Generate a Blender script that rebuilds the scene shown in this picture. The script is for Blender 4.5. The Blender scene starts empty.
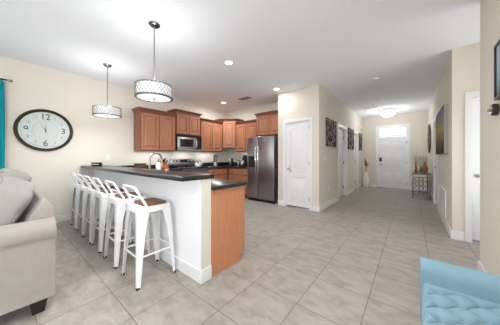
import bpy, bmesh, math, random
from mathutils import Vector, Matrix

C = bpy.context.scene.collection
R = math.radians
PI = math.pi
random.seed(7)

# ------------------------------------------------------------------ camera
cam_data = bpy.data.cameras.new('camera')
cam_data.lens = 14.4
cam_data.sensor_width = 36.0
cam_data.sensor_fit = 'HORIZONTAL'
cam_data.shift_y = -0.0114
cam_data.clip_start = 0.02
cam = bpy.data.objects.new('camera', cam_data)
C.objects.link(cam)
cam.location = (0, 0, 1.182)
cam.rotation_euler = (R(90), 0, math.atan(161 / 200))
bpy.context.scene.camera = cam

# ------------------------------------------------------------------ world, lights, exposure
w = bpy.data.worlds.new('world')
bpy.context.scene.world = w
w.use_nodes = True
nt = w.node_tree
bg = nt.nodes['Background']
sky = nt.nodes.new('ShaderNodeTexSky')
sky.sky_type = 'NISHITA'
sky.sun_elevation = R(48)
sky.sun_rotation = R(200)
sky.sun_disc = False
nt.links.new(sky.outputs[0], bg.inputs[0])
bg.inputs[1].default_value = 0.35

vs = bpy.context.scene.view_settings
vs.view_transform = 'Standard'
vs.look = 'None'
vs.gamma = 1
vs.use_curve_mapping = False
vs.exposure = 0.04
bpy.context.scene.cycles.diffuse_bounces = 6
bpy.context.scene.cycles.sample_clamp_indirect = 6


def area(name, loc, rot, sx, sy, power, color=(1, 1, 1), shape='RECTANGLE', spread=None):
    l = bpy.data.lights.new(name, 'AREA')
    l.shape = shape
    l.size = sx
    if shape in ('RECTANGLE', 'ELLIPSE'):
        l.size_y = sy
    l.energy = power
    l.color = color
    if spread:
        l.spread = spread
    o = bpy.data.objects.new(name, l)
    C.objects.link(o)
    o.location = loc
    o.rotation_euler = rot
    return o


def point(name, loc, power, size):
    l = bpy.data.lights.new(name, 'POINT')
    l.energy = power
    l.color = LAMP
    l.shadow_soft_size = size
    o = bpy.data.objects.new(name, l)
    C.objects.link(o)
    o.location = loc
    return o


# daylight: from added, unseen glass doors behind the camera, and the living-room window
# (the paving bounce is an added lamp aimed up to brighten the ceiling)
P = dict(patio=21, paving=16, window=16, side=5, side_up=105, can=8, pantry=5, corner=17, near=26, hidden=2, pendant=13, pendant_up=9, hall=20, hall_up=0.9, passage=1, transom=1.6, pday=20, shelf=1.6)
DAY = (0.95, 0.975, 1.0)
LAMP = (0.975, 0.99, 1.0)
area('added_daylight_patio', (-2.3, -5.35, 1.35), (R(84), 0, 0), 4.2, 2.0, P['patio'], DAY)  # lamp added at the unseen patio doors
area('added_paving_bounce', (-2.3, -5.30, 0.7), (R(125), 0, 0), 4.2, 1.2, P['paving'], DAY)
area('daylight_window', (-4.72, -1.45, 1.5), (R(90), 0, R(-90)), 1.5, 1.3, P['window'], DAY)
area('added_daylight_side', (0.42, -1.5, 1.45), (R(90), 0, R(72)), 1.7, 1.3, P['side'], DAY)  # lamp added for an unseen window on the right
area('added_side_bounce', (0.42, -1.5, 1.2), (R(135), 0, R(65)), 1.7, 0.9, P['side_up'], DAY)  # added upward lamp, brightens the ceiling over the open floor
area('daylight_transom', (-0.55, 9.10, 2.13), (R(-115), 0, 0), 0.8, 0.24, P['transom'], DAY)
area('added_daylight_passage', (1.86, 3.55, 1.3), (R(125), 0, R(90)), 0.9, 1.8, P['pday'], DAY)  # lamp added at the unseen passage window, tilted up
# lamps added under the wall cabinets and microwave to brighten the backsplash wall
for nm, lc, rz, ln in (('added_strip_clock_wall', (-4.80, 2.32, 1.312), 90, 0.7), ('added_strip_stove_wall', (-4.80, 3.92, 1.327), 90, 0.7), ('added_hood_lamp', (-4.75, 3.13, 1.34), 90, 0.4), ('added_strip_back_wall', (-3.85, 4.78, 1.337), 0, 0.65)):
    area(nm, lc, (0, 0, R(rz)), ln, 0.04, P['shelf'], LAMP)
area('added_passage_light', (1.3, 3.55, 2.70), (0, 0, 0), 0.3, 0.3, P['passage'], LAMP, 'DISK')  # extra unseen lamp added in the passage ceiling
CANS = [(-2.345, 2.353), (-2.40, 3.95), (-4.19, 3.99)]
ADDED_CANS = [(-0.55, 0.95), (-0.4, -0.8), (-2.3, -2.4), (-0.4, -3.2), (-4.0, -3.2)]  # ceiling lights added out of view to brighten the open area

# ------------------------------------------------------------------ materials


def new_mat(name):
    m = bpy.data.materials.new(name)
    m.use_nodes = True
    return m, m.node_tree, m.node_tree.nodes['Principled BSDF']


def srgb(r, g, b):
    f = lambda c: (c / 255 / 12.92) if c / 255 <= 0.04045 else ((c / 255 + 0.055) / 1.055) ** 2.4
    return (f(r), f(g), f(b), 1)


def plain(name, col, rough=0.6, metal=0.0, bump=0, bscale=200, spec=None, trans=0, emit=None, estr=0, var=0, vscale=5):
    m, t, p = new_mat(name)
    p.inputs['Base Color'].default_value = col
    p.inputs['Roughness'].default_value = rough
    p.inputs['Metallic'].default_value = metal
    if spec is not None:
        p.inputs['Specular IOR Level'].default_value = spec
    if trans:
        p.inputs['Transmission Weight'].default_value = trans
    if emit:
        p.inputs['Emission Color'].default_value = emit
        p.inputs['Emission Strength'].default_value = estr
    if bump or var:
        tc = t.nodes.new('ShaderNodeTexCoord')
    if bump:
        n = t.nodes.new('ShaderNodeTexNoise')
        n.inputs['Scale'].default_value = bscale
        n.inputs['Detail'].default_value = 3
        t.links.new(tc.outputs['Object'], n.inputs['Vector'])
        b = t.nodes.new('ShaderNodeBump')
        b.inputs['Strength'].default_value = bump
        b.inputs['Distance'].default_value = 0.01
        t.links.new(n.outputs['Fac'], b.inputs['Height'])
        t.links.new(b.outputs[0], p.inputs['Normal'])
    if var:
        n2 = t.nodes.new('ShaderNodeTexNoise')
        n2.inputs['Scale'].default_value = vscale
        n2.inputs['Detail'].default_value = 4
        t.links.new(tc.outputs['Object'], n2.inputs['Vector'])
        mx = t.nodes.new('ShaderNodeMix')
        mx.data_type = 'RGBA'
        mx.inputs['A'].default_value = tuple(c * (1 - var) for c in col[:3]) + (1,)
        mx.inputs['B'].default_value = tuple(min(1, c * (1 + var)) for c in col[:3]) + (1,)
        t.links.new(n2.outputs['Fac'], mx.inputs['Factor'])
        t.links.new(mx.outputs['Result'], p.inputs['Base Color'])
    return m


def wood(name, dark, light, scale=(14, 14, 1.2), rough=0.4):
    m, t, p = new_mat(name)
    tc = t.nodes.new('ShaderNodeTexCoord')
    mp = t.nodes.new('ShaderNodeMapping')
    mp.inputs['Scale'].default_value = scale
    n = t.nodes.new('ShaderNodeTexNoise')
    n.inputs['Scale'].default_value = 4
    n.inputs['Detail'].default_value = 6
    n.inputs['Distortion'].default_value = 0.6
    rmp = t.nodes.new('ShaderNodeValToRGB')
    rmp.color_ramp.elements[0].position = 0.3
    rmp.color_ramp.elements[0].color = dark
    rmp.color_ramp.elements[1].position = 0.7
    rmp.color_ramp.elements[1].color = light
    t.links.new(tc.outputs['Object'], mp.inputs[0])
    t.links.new(mp.outputs[0], n.inputs['Vector'])
    t.links.new(n.outputs['Fac'], rmp.inputs[0])
    t.links.new(rmp.outputs[0], p.inputs['Base Color'])
    p.inputs['Roughness'].default_value = rough
    return m


def granite(name):
    m, t, p = new_mat(name)
    tc = t.nodes.new('ShaderNodeTexCoord')
    v = t.nodes.new('ShaderNodeTexVoronoi')
    v.inputs['Scale'].default_value = 120
    rmp = t.nodes.new('ShaderNodeValToRGB')
    e = rmp.color_ramp.elements
    e[0].position, e[0].color = 0.0, (0.10, 0.095, 0.09, 1)
    e[1].position, e[1].color = 0.35, (0.012, 0.012, 0.013, 1)
    t.links.new(tc.outputs['Object'], v.inputs['Vector'])
    t.links.new(v.outputs['Distance'], rmp.inputs[0])
    t.links.new(rmp.outputs[0], p.inputs['Base Color'])
    p.inputs['Roughness'].default_value = 0.28
    return m


def tile_floor(name):
    m, t, p = new_mat(name)
    tc = t.nodes.new('ShaderNodeTexCoord')
    mp = t.nodes.new('ShaderNodeMapping')
    # grout lines pass through x = -0.277 - 0.4395 k and y = 1.93 + 0.4430 k
    mp.inputs['Location'].default_value = (0.277, -1.93 + 0.4430 * 20, 0)
    br = t.nodes.new('ShaderNodeTexBrick')
    br.offset = 0
    br.squash = 1
    br.inputs['Scale'].default_value = 1
    br.inputs['Mortar Size'].default_value = 0.0035
    br.inputs['Mortar Smooth'].default_value = 0.3
    br.inputs['Brick Width'].default_value = 0.4395
    br.inputs['Row Height'].default_value = 0.4430
    br.inputs['Color1'].default_value = (0, 0, 0, 1)
    br.inputs['Color2'].default_value = (1, 1, 1, 1)
    br.inputs['Mortar'].default_value = (0.5, 0.5, 0.5, 1)
    t.links.new(tc.outputs['Object'], mp.inputs[0])
    t.links.new(mp.outputs[0], br.inputs['Vector'])
    # cloudy stone pattern, shifted from tile to tile
    mul = t.nodes.new('ShaderNodeVectorMath')
    mul.operation = 'MULTIPLY_ADD'
    mul.inputs[1].default_value = (7, 7, 7)
    t.links.new(br.outputs['Color'], mul.inputs[0])
    mp2 = t.nodes.new('ShaderNodeMapping')
    mp2.inputs['Scale'].default_value = (4.2, 7.5, 1)
    mp2.inputs['Rotation'].default_value = (0, 0, R(20))
    t.links.new(tc.outputs['Object'], mp2.inputs[0])
    t.links.new(mp2.outputs[0], mul.inputs[2])
    n = t.nodes.new('ShaderNodeTexNoise')
    n.inputs['Scale'].default_value = 1.6
    n.inputs['Detail'].default_value = 8
    n.inputs['Roughness'].default_value = 0.62
    n.inputs['Distortion'].default_value = 0.5
    t.links.new(mul.outputs[0], n.inputs['Vector'])
    rmp = t.nodes.new('ShaderNodeValToRGB')
    e = rmp.color_ramp.elements
    e[0].position, e[0].color = 0.28, srgb(149, 140, 132)
    e[1].position, e[1].color = 0.72, srgb(181, 175, 168)
    mid = e.new(0.5)
    mid.color = srgb(167, 160, 152)
    t.links.new(n.outputs['Fac'], rmp.inputs[0])
    mx = t.nodes.new('ShaderNodeMix')
    mx.data_type = 'RGBA'
    mx.inputs['B'].default_value = srgb(126, 117, 110)
    t.links.new(br.outputs['Fac'], mx.inputs['Factor'])
    t.links.new(rmp.outputs[0], mx.inputs['A'])
    t.links.new(mx.outputs['Result'], p.inputs['Base Color'])
    p.inputs['Roughness'].default_value = 0.5
    p.inputs['Specular IOR Level'].default_value = 0.2
    b = t.nodes.new('ShaderNodeBump')
    b.invert = True
    b.inputs['Strength'].default_value = 0.4
    b.inputs['Distance'].default_value = 0.003
    t.links.new(br.outputs['Fac'], b.inputs['Height'])
    t.links.new(b.outputs[0], p.inputs['Normal'])
    return m


def steel(name, col=(0.34, 0.34, 0.35, 1), rough=0.3, brushed=True):
    m, t, p = new_mat(name)
    p.inputs['Base Color'].default_value = col
    p.inputs['Metallic'].default_value = 1
    p.inputs['Roughness'].default_value = rough
    if brushed:
        tc = t.nodes.new('ShaderNodeTexCoord')
        mp = t.nodes.new('ShaderNodeMapping')
        mp.inputs['Scale'].default_value = (2, 2, 220)
        n = t.nodes.new('ShaderNodeTexNoise')
        n.inputs['Scale'].default_value = 2
        n.inputs['Detail'].default_value = 3
        mr = t.nodes.new('ShaderNodeMapRange')
        mr.inputs['To Min'].default_value = rough - 0.07
        mr.inputs['To Max'].default_value = rough + 0.1
        t.links.new(tc.outputs['Object'], mp.inputs[0])
        t.links.new(mp.outputs[0], n.inputs['Vector'])
        t.links.new(n.outputs['Fac'], mr.inputs['Value'])
        t.links.new(mr.outputs[0], p.inputs['Roughness'])
    return m


def fabric(name, col, var=0.12, scale=260, rough=0.95):
    m, t, p = new_mat(name)
    tc = t.nodes.new('ShaderNodeTexCoord')
    n = t.nodes.new('ShaderNodeTexNoise')
    n.inputs['Scale'].default_value = scale
    n.inputs['Detail'].default_value = 2
    n2 = t.nodes.new('ShaderNodeTexNoise')
    n2.inputs['Scale'].default_value = 14
    n2.inputs['Detail'].default_value = 4
    ad = t.nodes.new('ShaderNodeMath')
    ad.operation = 'MULTIPLY_ADD'
    ad.inputs[1].default_value = 0.5
    mh = t.nodes.new('ShaderNodeMath')
    mh.operation = 'MULTIPLY'
    mh.inputs[1].default_value = 0.5
    t.links.new(tc.outputs['Object'], n.inputs['Vector'])
    t.links.new(tc.outputs['Object'], n2.inputs['Vector'])
    t.links.new(n2.outputs['Fac'], mh.inputs[0])
    t.links.new(n.outputs['Fac'], ad.inputs[0])
    t.links.new(mh.outputs[0], ad.inputs[2])
    mx = t.nodes.new('ShaderNodeMix')
    mx.data_type = 'RGBA'
    mx.inputs['A'].default_value = tuple(c * (1 - var) for c in col[:3]) + (1,)
    mx.inputs['B'].default_value = tuple(min(1, c * (1 + var)) for c in col[:3]) + (1,)
    t.links.new(ad.outputs[0], mx.inputs['Factor'])
    t.links.new(mx.outputs['Result'], p.inputs['Base Color'])
    b = t.nodes.new('ShaderNodeBump')
    b.inputs['Strength'].default_value = 0.25
    b.inputs['Distance'].default_value = 0.002
    t.links.new(n.outputs['Fac'], b.inputs['Height'])
    t.links.new(b.outputs[0], p.inputs['Normal'])
    p.inputs['Roughness'].default_value = rough
    p.inputs['Specular IOR Level'].default_value = 0.2
    p.inputs['Sheen Weight'].default_value = 0.15
    return m


def blossom(name):
    """brown and black canvas with pale branching blossom"""
    m, t, p = new_mat(name)
    tc = t.nodes.new('ShaderNodeTexCoord')
    n = t.nodes.new('ShaderNodeTexNoise')
    n.inputs['Scale'].default_value = 9
    n.inputs['Detail'].default_value = 7
    n.inputs['Distortion'].default_value = 2.2
    rmp = t.nodes.new('ShaderNodeValToRGB')
    e = rmp.color_ramp.elements
    e[0].position, e[0].color = 0.38, srgb(38, 32, 32)
    e[1].position, e[1].color = 0.66, srgb(205, 195, 188)
    a = e.new(0.5)
    a.color = srgb(96, 80, 74)
    t.links.new(tc.outputs['Object'], n.inputs['Vector'])
    t.links.new(n.outputs['Fac'], rmp.inputs[0])
    t.links.new(rmp.outputs[0], p.inputs['Base Color'])
    p.inputs['Roughness'].default_value = 0.9
    p.inputs['Specular IOR Level'].default_value = 0.1
    return m


def zone_art(name, stops, axis='Z', size=1.0, noise=0.25, nscale=4):
    """painting: colour stops along one object axis, disturbed by noise"""
    m, t, p = new_mat(name)
    tc = t.nodes.new('ShaderNodeTexCoord')
    sp = t.nodes.new('ShaderNodeSeparateXYZ')
    n = t.nodes.new('ShaderNodeTexNoise')
    n.inputs['Scale'].default_value = nscale
    n.inputs['Detail'].default_value = 6
    t.links.new(tc.outputs['Object'], sp.inputs[0])
    t.links.new(tc.outputs['Object'], n.inputs['Vector'])
    mr = t.nodes.new('ShaderNodeMapRange')
    mr.inputs['From Min'].default_value = 0
    mr.inputs['From Max'].default_value = size
    t.links.new(sp.outputs[axis], mr.inputs['Value'])
    ad = t.nodes.new('ShaderNodeMath')
    ad.operation = 'MULTIPLY_ADD'
    ad.inputs[1].default_value = noise
    sub = t.nodes.new('ShaderNodeMath')
    sub.operation = 'SUBTRACT'
    sub.inputs[1].default_value = noise / 2
    t.links.new(n.outputs['Fac'], ad.inputs[0])
    t.links.new(mr.outputs[0], ad.inputs[2])
    t.links.new(ad.outputs[0], sub.inputs[0])
    rmp = t.nodes.new('ShaderNodeValToRGB')
    e = rmp.color_ramp.elements
    e[0].position, e[0].color = stops[0]
    e[1].position, e[1].color = stops[-1]
    for pos, col in stops[1:-1]:
        k = e.new(pos)
        k.color = col
    t.links.new(sub.outputs[0], rmp.inputs[0])
    t.links.new(rmp.outputs[0], p.inputs['Base Color'])
    p.inputs['Roughness'].default_value = 0.9
    p.inputs['Specular IOR Level'].default_value = 0.1
    return m


def glass(name, col=(1, 1, 1, 1), rough=0.02):
    m, t, p = new_mat(name)
    p.inputs['Base Color'].default_value = col
    p.inputs['Roughness'].default_value = rough
    p.inputs['Transmission Weight'].default_value = 1
    p.inputs['IOR'].default_value = 1.45
    return m


M = {}
M['wall'] = plain('wall_paint', srgb(225, 219, 207), 0.85, bump=0.05, bscale=160)
M['barwhite'] = plain('bar_paint', srgb(244, 244, 246), 0.7, bump=0.12, bscale=60)
M['ceiling'] = plain('ceiling_paint', srgb(244, 246, 250), 0.95, bump=0.1, bscale=90)
M['trim'] = plain('trim_white', srgb(238, 238, 238), 0.4)
M['door'] = plain('door_white', srgb(238, 239, 241), 0.45)
M['floor'] = tile_floor('tile_floor')
M['cab'] = wood('cabinet_wood', srgb(167, 110, 82), srgb(186, 128, 97), (16, 16, 1.4))
M['cabside'] = wood('cabinet_frame_wood', srgb(118, 72, 52), srgb(146, 92, 68), (16, 16, 1.4))
M['panel'] = wood('end_panel_wood', srgb(188, 126, 90), srgb(206, 144, 106), (18, 18, 1.0), 0.45)
M['seatwood'] = wood('seat_wood', srgb(70, 38, 24), srgb(136, 82, 52), (22, 2.2, 6), 0.4)
M['granite'] = granite('black_granite')
M['steel'] = steel('stainless')
M['brightsteel'] = steel('bright_stainless', (0.6, 0.6, 0.61, 1), 0.28)
M['darksteel'] = plain('dark_steel_side', (0.16, 0.16, 0.165, 1), 0.45, 0.6)
M['chrome'] = steel('chrome', (0.7, 0.7, 0.71, 1), 0.12, False)
M['nickel'] = steel('nickel', (0.42, 0.37, 0.33, 1), 0.38, False)
M['darkchrome'] = steel('dark_chrome', (0.2, 0.21, 0.23, 1), 0.2, False)
M['black'] = plain('black_plastic', (0.012, 0.012, 0.013, 1), 0.35)
M['blackgloss'] = plain('black_glass', (0.01, 0.01, 0.011, 1), 0.08)
M['rubber'] = plain('black_rubber', (0.02, 0.02, 0.02, 1), 0.8)
M['whitemetal'] = plain('white_powdercoat', srgb(240, 240, 240), 0.35)
M['plastic'] = plain('white_plastic', srgb(240, 239, 235), 0.4)
M['ceramic'] = plain('white_ceramic', srgb(242, 241, 238), 0.25)
M['greyvent'] = plain('vent_grey', srgb(150, 150, 152), 0.6)
M['sofa'] = fabric('sofa_linen', srgb(164, 158, 151), 0.2)
M['sofapipe'] = fabric('sofa_piping', srgb(150, 146, 141), 0.1)
M['cushion'] = fabric('cushion_linen', srgb(164, 160, 155), 0.14)
M['foot'] = plain('espresso_foot', srgb(40, 30, 28), 0.4)
M['blue'] = fabric('blue_velvet', srgb(126, 156, 169), 0.12, 180)
M['teal'] = fabric('teal_curtain', srgb(0, 138, 150), 0.1, 300)
M['bronze'] = plain('clock_bronze', srgb(66, 66, 54), 0.35, 0.5, var=0.35, vscale=18)
M['clockface'] = plain('clock_face', srgb(200, 208, 204), 0.3, var=0.05, vscale=9)
M['clockink'] = plain('clock_ink', srgb(84, 84, 82), 0.6)
M['clockinkpale'] = plain('clock_ink_pale', srgb(150, 152, 150), 0.6)
M['orange'] = wood('orange_wood', srgb(186, 88, 26), srgb(214, 116, 46), (20, 20, 3))
M['wicker'] = plain('brown_wicker', srgb(96, 72, 56), 0.7, bump=0.6, bscale=120, var=0.4, vscale=60)
M['terracotta'] = plain('terracotta_glaze', srgb(150, 98, 66), 0.5, var=0.25, vscale=24)
M['twig'] = plain('dry_twig', srgb(112, 84, 62), 0.8)
M['lampcloth'] = plain('lamp_shade_cloth', srgb(206, 198, 184), 0.8)
M['mirror'] = steel('mirror_silver', (0.24, 0.24, 0.25, 1), 0.2, False)
M['greytop'] = plain('console_grey', srgb(92, 92, 94), 0.3)
M['metalart'] = plain('bronze_metal_art', srgb(104, 88, 76), 0.4, 0.6, var=0.5, vscale=20)
M['blossom'] = blossom('blossom_canvas')
M['canvasside'] = plain('canvas_edge', srgb(168, 165, 164), 0.7)
M['art'] = zone_art('glow_painting', [(0.0, srgb(62, 44, 42)), (0.22, srgb(104, 88, 80)), (0.55, srgb(170, 160, 112)), (0.78, srgb(146, 142, 132)), (1.0, srgb(126, 122, 120))], 'Z', 0.8)
M['picture'] = zone_art('pale_picture', [(0.0, srgb(82, 92, 92)), (0.18, srgb(128, 142, 146)), (0.45, srgb(158, 176, 184)), (1.0, srgb(176, 188, 188))], 'Z', 0.46)
M['frame'] = plain('picture_frame_black', srgb(36, 37, 38), 0.4)
M['clear'] = glass('clear_glass')
M['smoke'] = glass('smoky_glass', (0.6, 0.58, 0.56, 1), 0.05)
M['bulb'] = plain('lamp_glow', (1, 1, 1, 1), 0.5, emit=(1, 0.96, 0.9, 1), estr=8)
M['diffuser'] = plain('pendant_diffuser', (0.85, 0.87, 0.88, 1), 0.5, emit=(1, 0.98, 0.96, 1), estr=0.62)
M['drumglow'] = plain('pendant_inner_drum', (0.8, 0.82, 0.83, 1), 0.5, emit=(0.92, 0.97, 1, 1), estr=0.3)
M['crystal'] = plain('lit_crystal', (0.9, 0.9, 0.9, 1), 0.2, emit=(1, 0.95, 0.9, 1), estr=0.75)
M['daypane'] = glass('window_glass', (1, 1, 1, 1), 0.0)
M['gravel'] = plain('garden_ground', srgb(150, 150, 140), 0.9, var=0.2)
M['leaf'] = plain('hedge_leaf', srgb(110, 128, 88), 0.8, var=0.4, vscale=8)
M['dark'] = plain('dark_gap', srgb(36, 33, 31), 0.8)

# ------------------------------------------------------------------ mesh helpers


def add_box(bm, lo, hi, bev=0.0, seg=2):
    vs_ = [bm.verts.new((x, y, z)) for x in (lo[0], hi[0]) for y in (lo[1], hi[1]) for z in (lo[2], hi[2])]
    idx = [(0, 1, 3, 2), (4, 6, 7, 5), (0, 4, 5, 1), (2, 3, 7, 6), (0, 2, 6, 4), (1, 5, 7, 3)]
    fs = [bm.faces.new([vs_[i] for i in f]) for f in idx]
    if bev:
        es = list({e for f in fs for e in f.edges})
        bmesh.ops.bevel(bm, geom=es, offset=bev, segments=seg, affect='EDGES', profile=0.5)


def box(lo, hi, bev=0.0, seg=2):
    bm = bmesh.new()
    add_box(bm, lo, hi, bev, seg)
    return bm


def add_frustum(bm, lo, hi, z0, z1, lo2, hi2):
    """hexahedron between rectangle lo-hi at z0 and rectangle lo2-hi2 at z1"""
    a = [bm.verts.new((x, y, z0)) for x, y in ((lo[0], lo[1]), (hi[0], lo[1]), (hi[0], hi[1]), (lo[0], hi[1]))]
    b = [bm.verts.new((x, y, z1)) for x, y in ((lo2[0], lo2[1]), (hi2[0], lo2[1]), (hi2[0], hi2[1]), (lo2[0], hi2[1]))]
    bm.faces.new(a[::-1])
    bm.faces.new(b)
    for i in range(4):
        j = (i + 1) % 4
        bm.faces.new((a[i], a[j], b[j], b[i]))


def add_prism(bm, pts, z0, z1, top=None):
    a = [bm.verts.new((x, y, z0)) for x, y in pts]
    b = [bm.verts.new((x, y, z1)) for x, y in (top or pts)]
    bm.faces.new(a[::-1])
    bm.faces.new(b)
    n = len(pts)
    for i in range(n):
        j = (i + 1) % n
        bm.faces.new((a[i], a[j], b[j], b[i]))


def add_slabpoly(bm, pts, y0, y1, top=None):
    """polygon given in x,z extruded along y from y0 (back) to y1 (front, smaller y)"""
    a = [bm.verts.new((x, y0, z)) for x, z in pts]
    b = [bm.verts.new((x, y1, z)) for x, z in (top or pts)]
    bm.faces.new(a[::-1])
    bm.faces.new(b)
    n = len(pts)
    for i in range(n):
        j = (i + 1) % n
        bm.faces.new((a[i], a[j], b[j], b[i]))


def add_lathe(bm, prof, c=(0, 0, 0), seg=32, axis='Z', sx=1.0, sy=1.0):
    rings = []
    loop = len(prof) > 3 and tuple(prof[0]) == tuple(prof[-1])
    for r, h in (prof[:-1] if loop else prof):
        ring = []
        for k in range(seg):
            t = 2 * PI * k / seg
            x, y = r * math.cos(t) * sx, r * math.sin(t) * sy
            if axis == 'Z':
                co = (c[0] + x, c[1] + y, c[2] + h)
            elif axis == 'Y':
                co = (c[0] + x, c[1] - h, c[2] + y)
            else:
                co = (c[0] + h, c[1] + x, c[2] + y)
            ring.append(bm.verts.new(co))
        rings.append(ring)
    for a, b in zip(rings, rings[1:] + ([rings[0]] if loop else [])):
        for k in range(seg):
            j = (k + 1) % seg
            bm.faces.new((a[k], a[j], b[j], b[k]))
    if loop:
        return
    if prof[0][0] > 1e-6:
        bm.faces.new(rings[0][::-1])
    if prof[-1][0] > 1e-6:
        bm.faces.new(rings[-1])


def lathe(prof, c=(0, 0, 0), seg=32, axis='Z', sx=1.0, sy=1.0):
    bm = bmesh.new()
    add_lathe(bm, prof, c, seg, axis, sx, sy)
    return bm


def add_tube(bm, pts, r, seg=10, closed=False):
    pts = [Vector(p) for p in pts]
    n = len(pts)
    rs = r if isinstance(r, (list, tuple)) else [r] * n
    rings = []
    up = None
    for i, p in enumerate(pts):
        if closed:
            d = pts[(i + 1) % n] - pts[i - 1]
        else:
            d = pts[min(i + 1, n - 1)] - pts[max(i - 1, 0)]
        d.normalize()
        if up is None:
            up = Vector((0, 0, 1)) if abs(d.z) < 0.9 else Vector((1, 0, 0))
        s = d.cross(up)
        if s.length < 1e-5:
            s = d.orthogonal()
        s.normalize()
        up = s.cross(d).normalized()
        rings.append([bm.verts.new(p + (s * math.cos(2 * PI * k / seg) + up * math.sin(2 * PI * k / seg)) * rs[i]) for k in range(seg)])
    pairs = list(zip(rings, rings[1:]))
    if closed:
        pairs.append((rings[-1], rings[0]))
    for a, b in pairs:
        for k in range(seg):
            j = (k + 1) % seg
            bm.faces.new((a[k], a[j], b[j], b[k]))
    if not closed:
        bm.faces.new(rings[0][::-1])
        bm.faces.new(rings[-1])


def tube(pts, r, seg=10, closed=False):
    bm = bmesh.new()
    add_tube(bm, pts, r, seg, closed)
    return bm


def arc_pts(c, r, a0, a1, n, plane='XZ'):
    out = []
    for i in range(n + 1):
        a = a0 + (a1 - a0) * i / n
        u, v = r * math.cos(a), r * math.sin(a)
        if plane == 'XZ':
            out.append((c[0] + u, c[1], c[2] + v))
        elif plane == 'YZ':
            out.append((c[0], c[1] + u, c[2] + v))
        else:
            out.append((c[0] + u, c[1] + v, c[2]))
    return out


def obj(name, bm, mat, parent=None, loc=None, rot=None, smooth=True, angle=38):
    bmesh.ops.recalc_face_normals(bm, faces=bm.faces[:])
    me = bpy.data.meshes.new(name)
    bm.to_mesh(me)
    bm.free()
    for m in (mat if isinstance(mat, (list, tuple)) else [mat]):
        me.materials.append(m)
    if smooth:
        me.shade_smooth()
        me.set_sharp_from_angle(angle=R(angle))
    o = bpy.data.objects.new(name, me)
    C.objects.link(o)
    if parent:
        o.parent = parent
    if loc:
        o.location = loc
    if rot:
        o.rotation_euler = rot
    return o


def thing(name, label, cat, loc=(0, 0, 0), rotz=0, group=None):
    o = bpy.data.objects.new(name, None)
    o.empty_display_size = 0.1
    C.objects.link(o)
    o.location = loc
    o.rotation_euler = (0, 0, rotz)
    o['label'] = label
    o['category'] = cat
    if group:
        o['group'] = group
    return o


def tag(o, label, cat, group=None):
    o['label'] = label
    o['category'] = cat
    if group:
        o['group'] = group
    return o


def struct(name, bm, mat, loc=None, rotz=0):
    o = obj(name, bm, mat, None, loc, (0, 0, rotz))
    o['kind'] = 'structure'
    return o


def struct_empty(name, loc, rotz=0, label=None):
    o = bpy.data.objects.new(name, None)
    C.objects.link(o)
    o.location = loc
    o.rotation_euler = (0, 0, rotz)
    o['kind'] = 'structure'
    return o


def dup(root, loc, rotz, label, group=None):
    r = root.copy()
    C.objects.link(r)
    r.location = loc
    r.rotation_euler = (0, 0, rotz)
    r['label'] = label
    if group:
        r['group'] = group
    for ch in list(root.children):
        c = ch.copy()
        C.objects.link(c)
        c.parent = r
        for g in list(ch.children):
            d = g.copy()
            C.objects.link(d)
            d.parent = c
    return r


FX, FMX, FMY = R(90), R(-90), 0     # facing +x, -x, -y (local -Y looks at the viewer, local X runs to the viewer's right)

# ------------------------------------------------------------------ room shell
HC = 2.74
T = 0.12
YE = 9.15
struct('floor', box((-5.07, -5.62, -0.1), (2.0, YE + 0.14, 0.0)), M['floor'])
struct('ceiling', box((-5.07, -5.62, HC), (2.0, YE + 0.14, HC + 0.1)), M['ceiling'])


def wall_boxes(name, boxes, mat=None):
    bm = bmesh.new()
    for lo, hi in boxes:
        add_box(bm, lo, hi)
    return struct(name, bm, mat or M['wall'])


XL = -4.95
YK = 4.93
# left wall with the living-room window (outside the frame)
wall_boxes('wall_left', [((XL - T, -5.62, 0), (XL, -2.2, HC)), ((XL - T, -2.2, 0), (XL, -0.7, 0.85)), ((XL - T, -2.2, 2.15), (XL, -0.7, HC)),
                         ((XL - T, -0.7, 0), (XL, YK + T, HC))])
wall_boxes('wall_kitchen', [((XL, YK, 0), (-2.55, YK + T, HC))])
# pantry block: front wall with door opening, side wall
PY, PX0, PX1 = 4.27, -2.55, -1.537
DX0, DX1, DZ = -2.345, -1.735, 2.0
wall_boxes('wall_pantry', [((PX0, PY, 0), (DX0, PY + T, HC)), ((DX1, PY, 0), (PX1, PY + T, HC)), ((DX0, PY, DZ), (DX1, PY + T, HC)),
                           ((PX0, PY + T, 0), (PX0 + T, YK + T, HC))])
# hallway left wall with two door openings
HD = [(5.76, 6.60), (7.62, 8.22)]
HZ = 2.02
segs = [((PX1 - T, PY + T, 0), (PX1, HD[0][0], HC)), ((PX1 - T, HD[0][1], 0), (PX1, HD[1][0], HC)), ((PX1 - T, HD[1][1], 0), (PX1, YE + 0.14, HC))]
for a, b in HD:
    segs.append(((PX1 - T, a, HZ), (PX1, b, HC)))
wall_boxes('wall_hall_left', segs)
# end wall with the front door and transom
EX0, EX1, EZ = -1.0, -0.10, 2.30
wall_boxes('wall_end', [((PX1, YE, 0), (EX0, YE + 0.14, HC)), ((EX1, YE, 0), (0.46, YE + 0.14, HC)), ((EX0, YE, EZ), (EX1, YE + 0.14, HC))])
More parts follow.
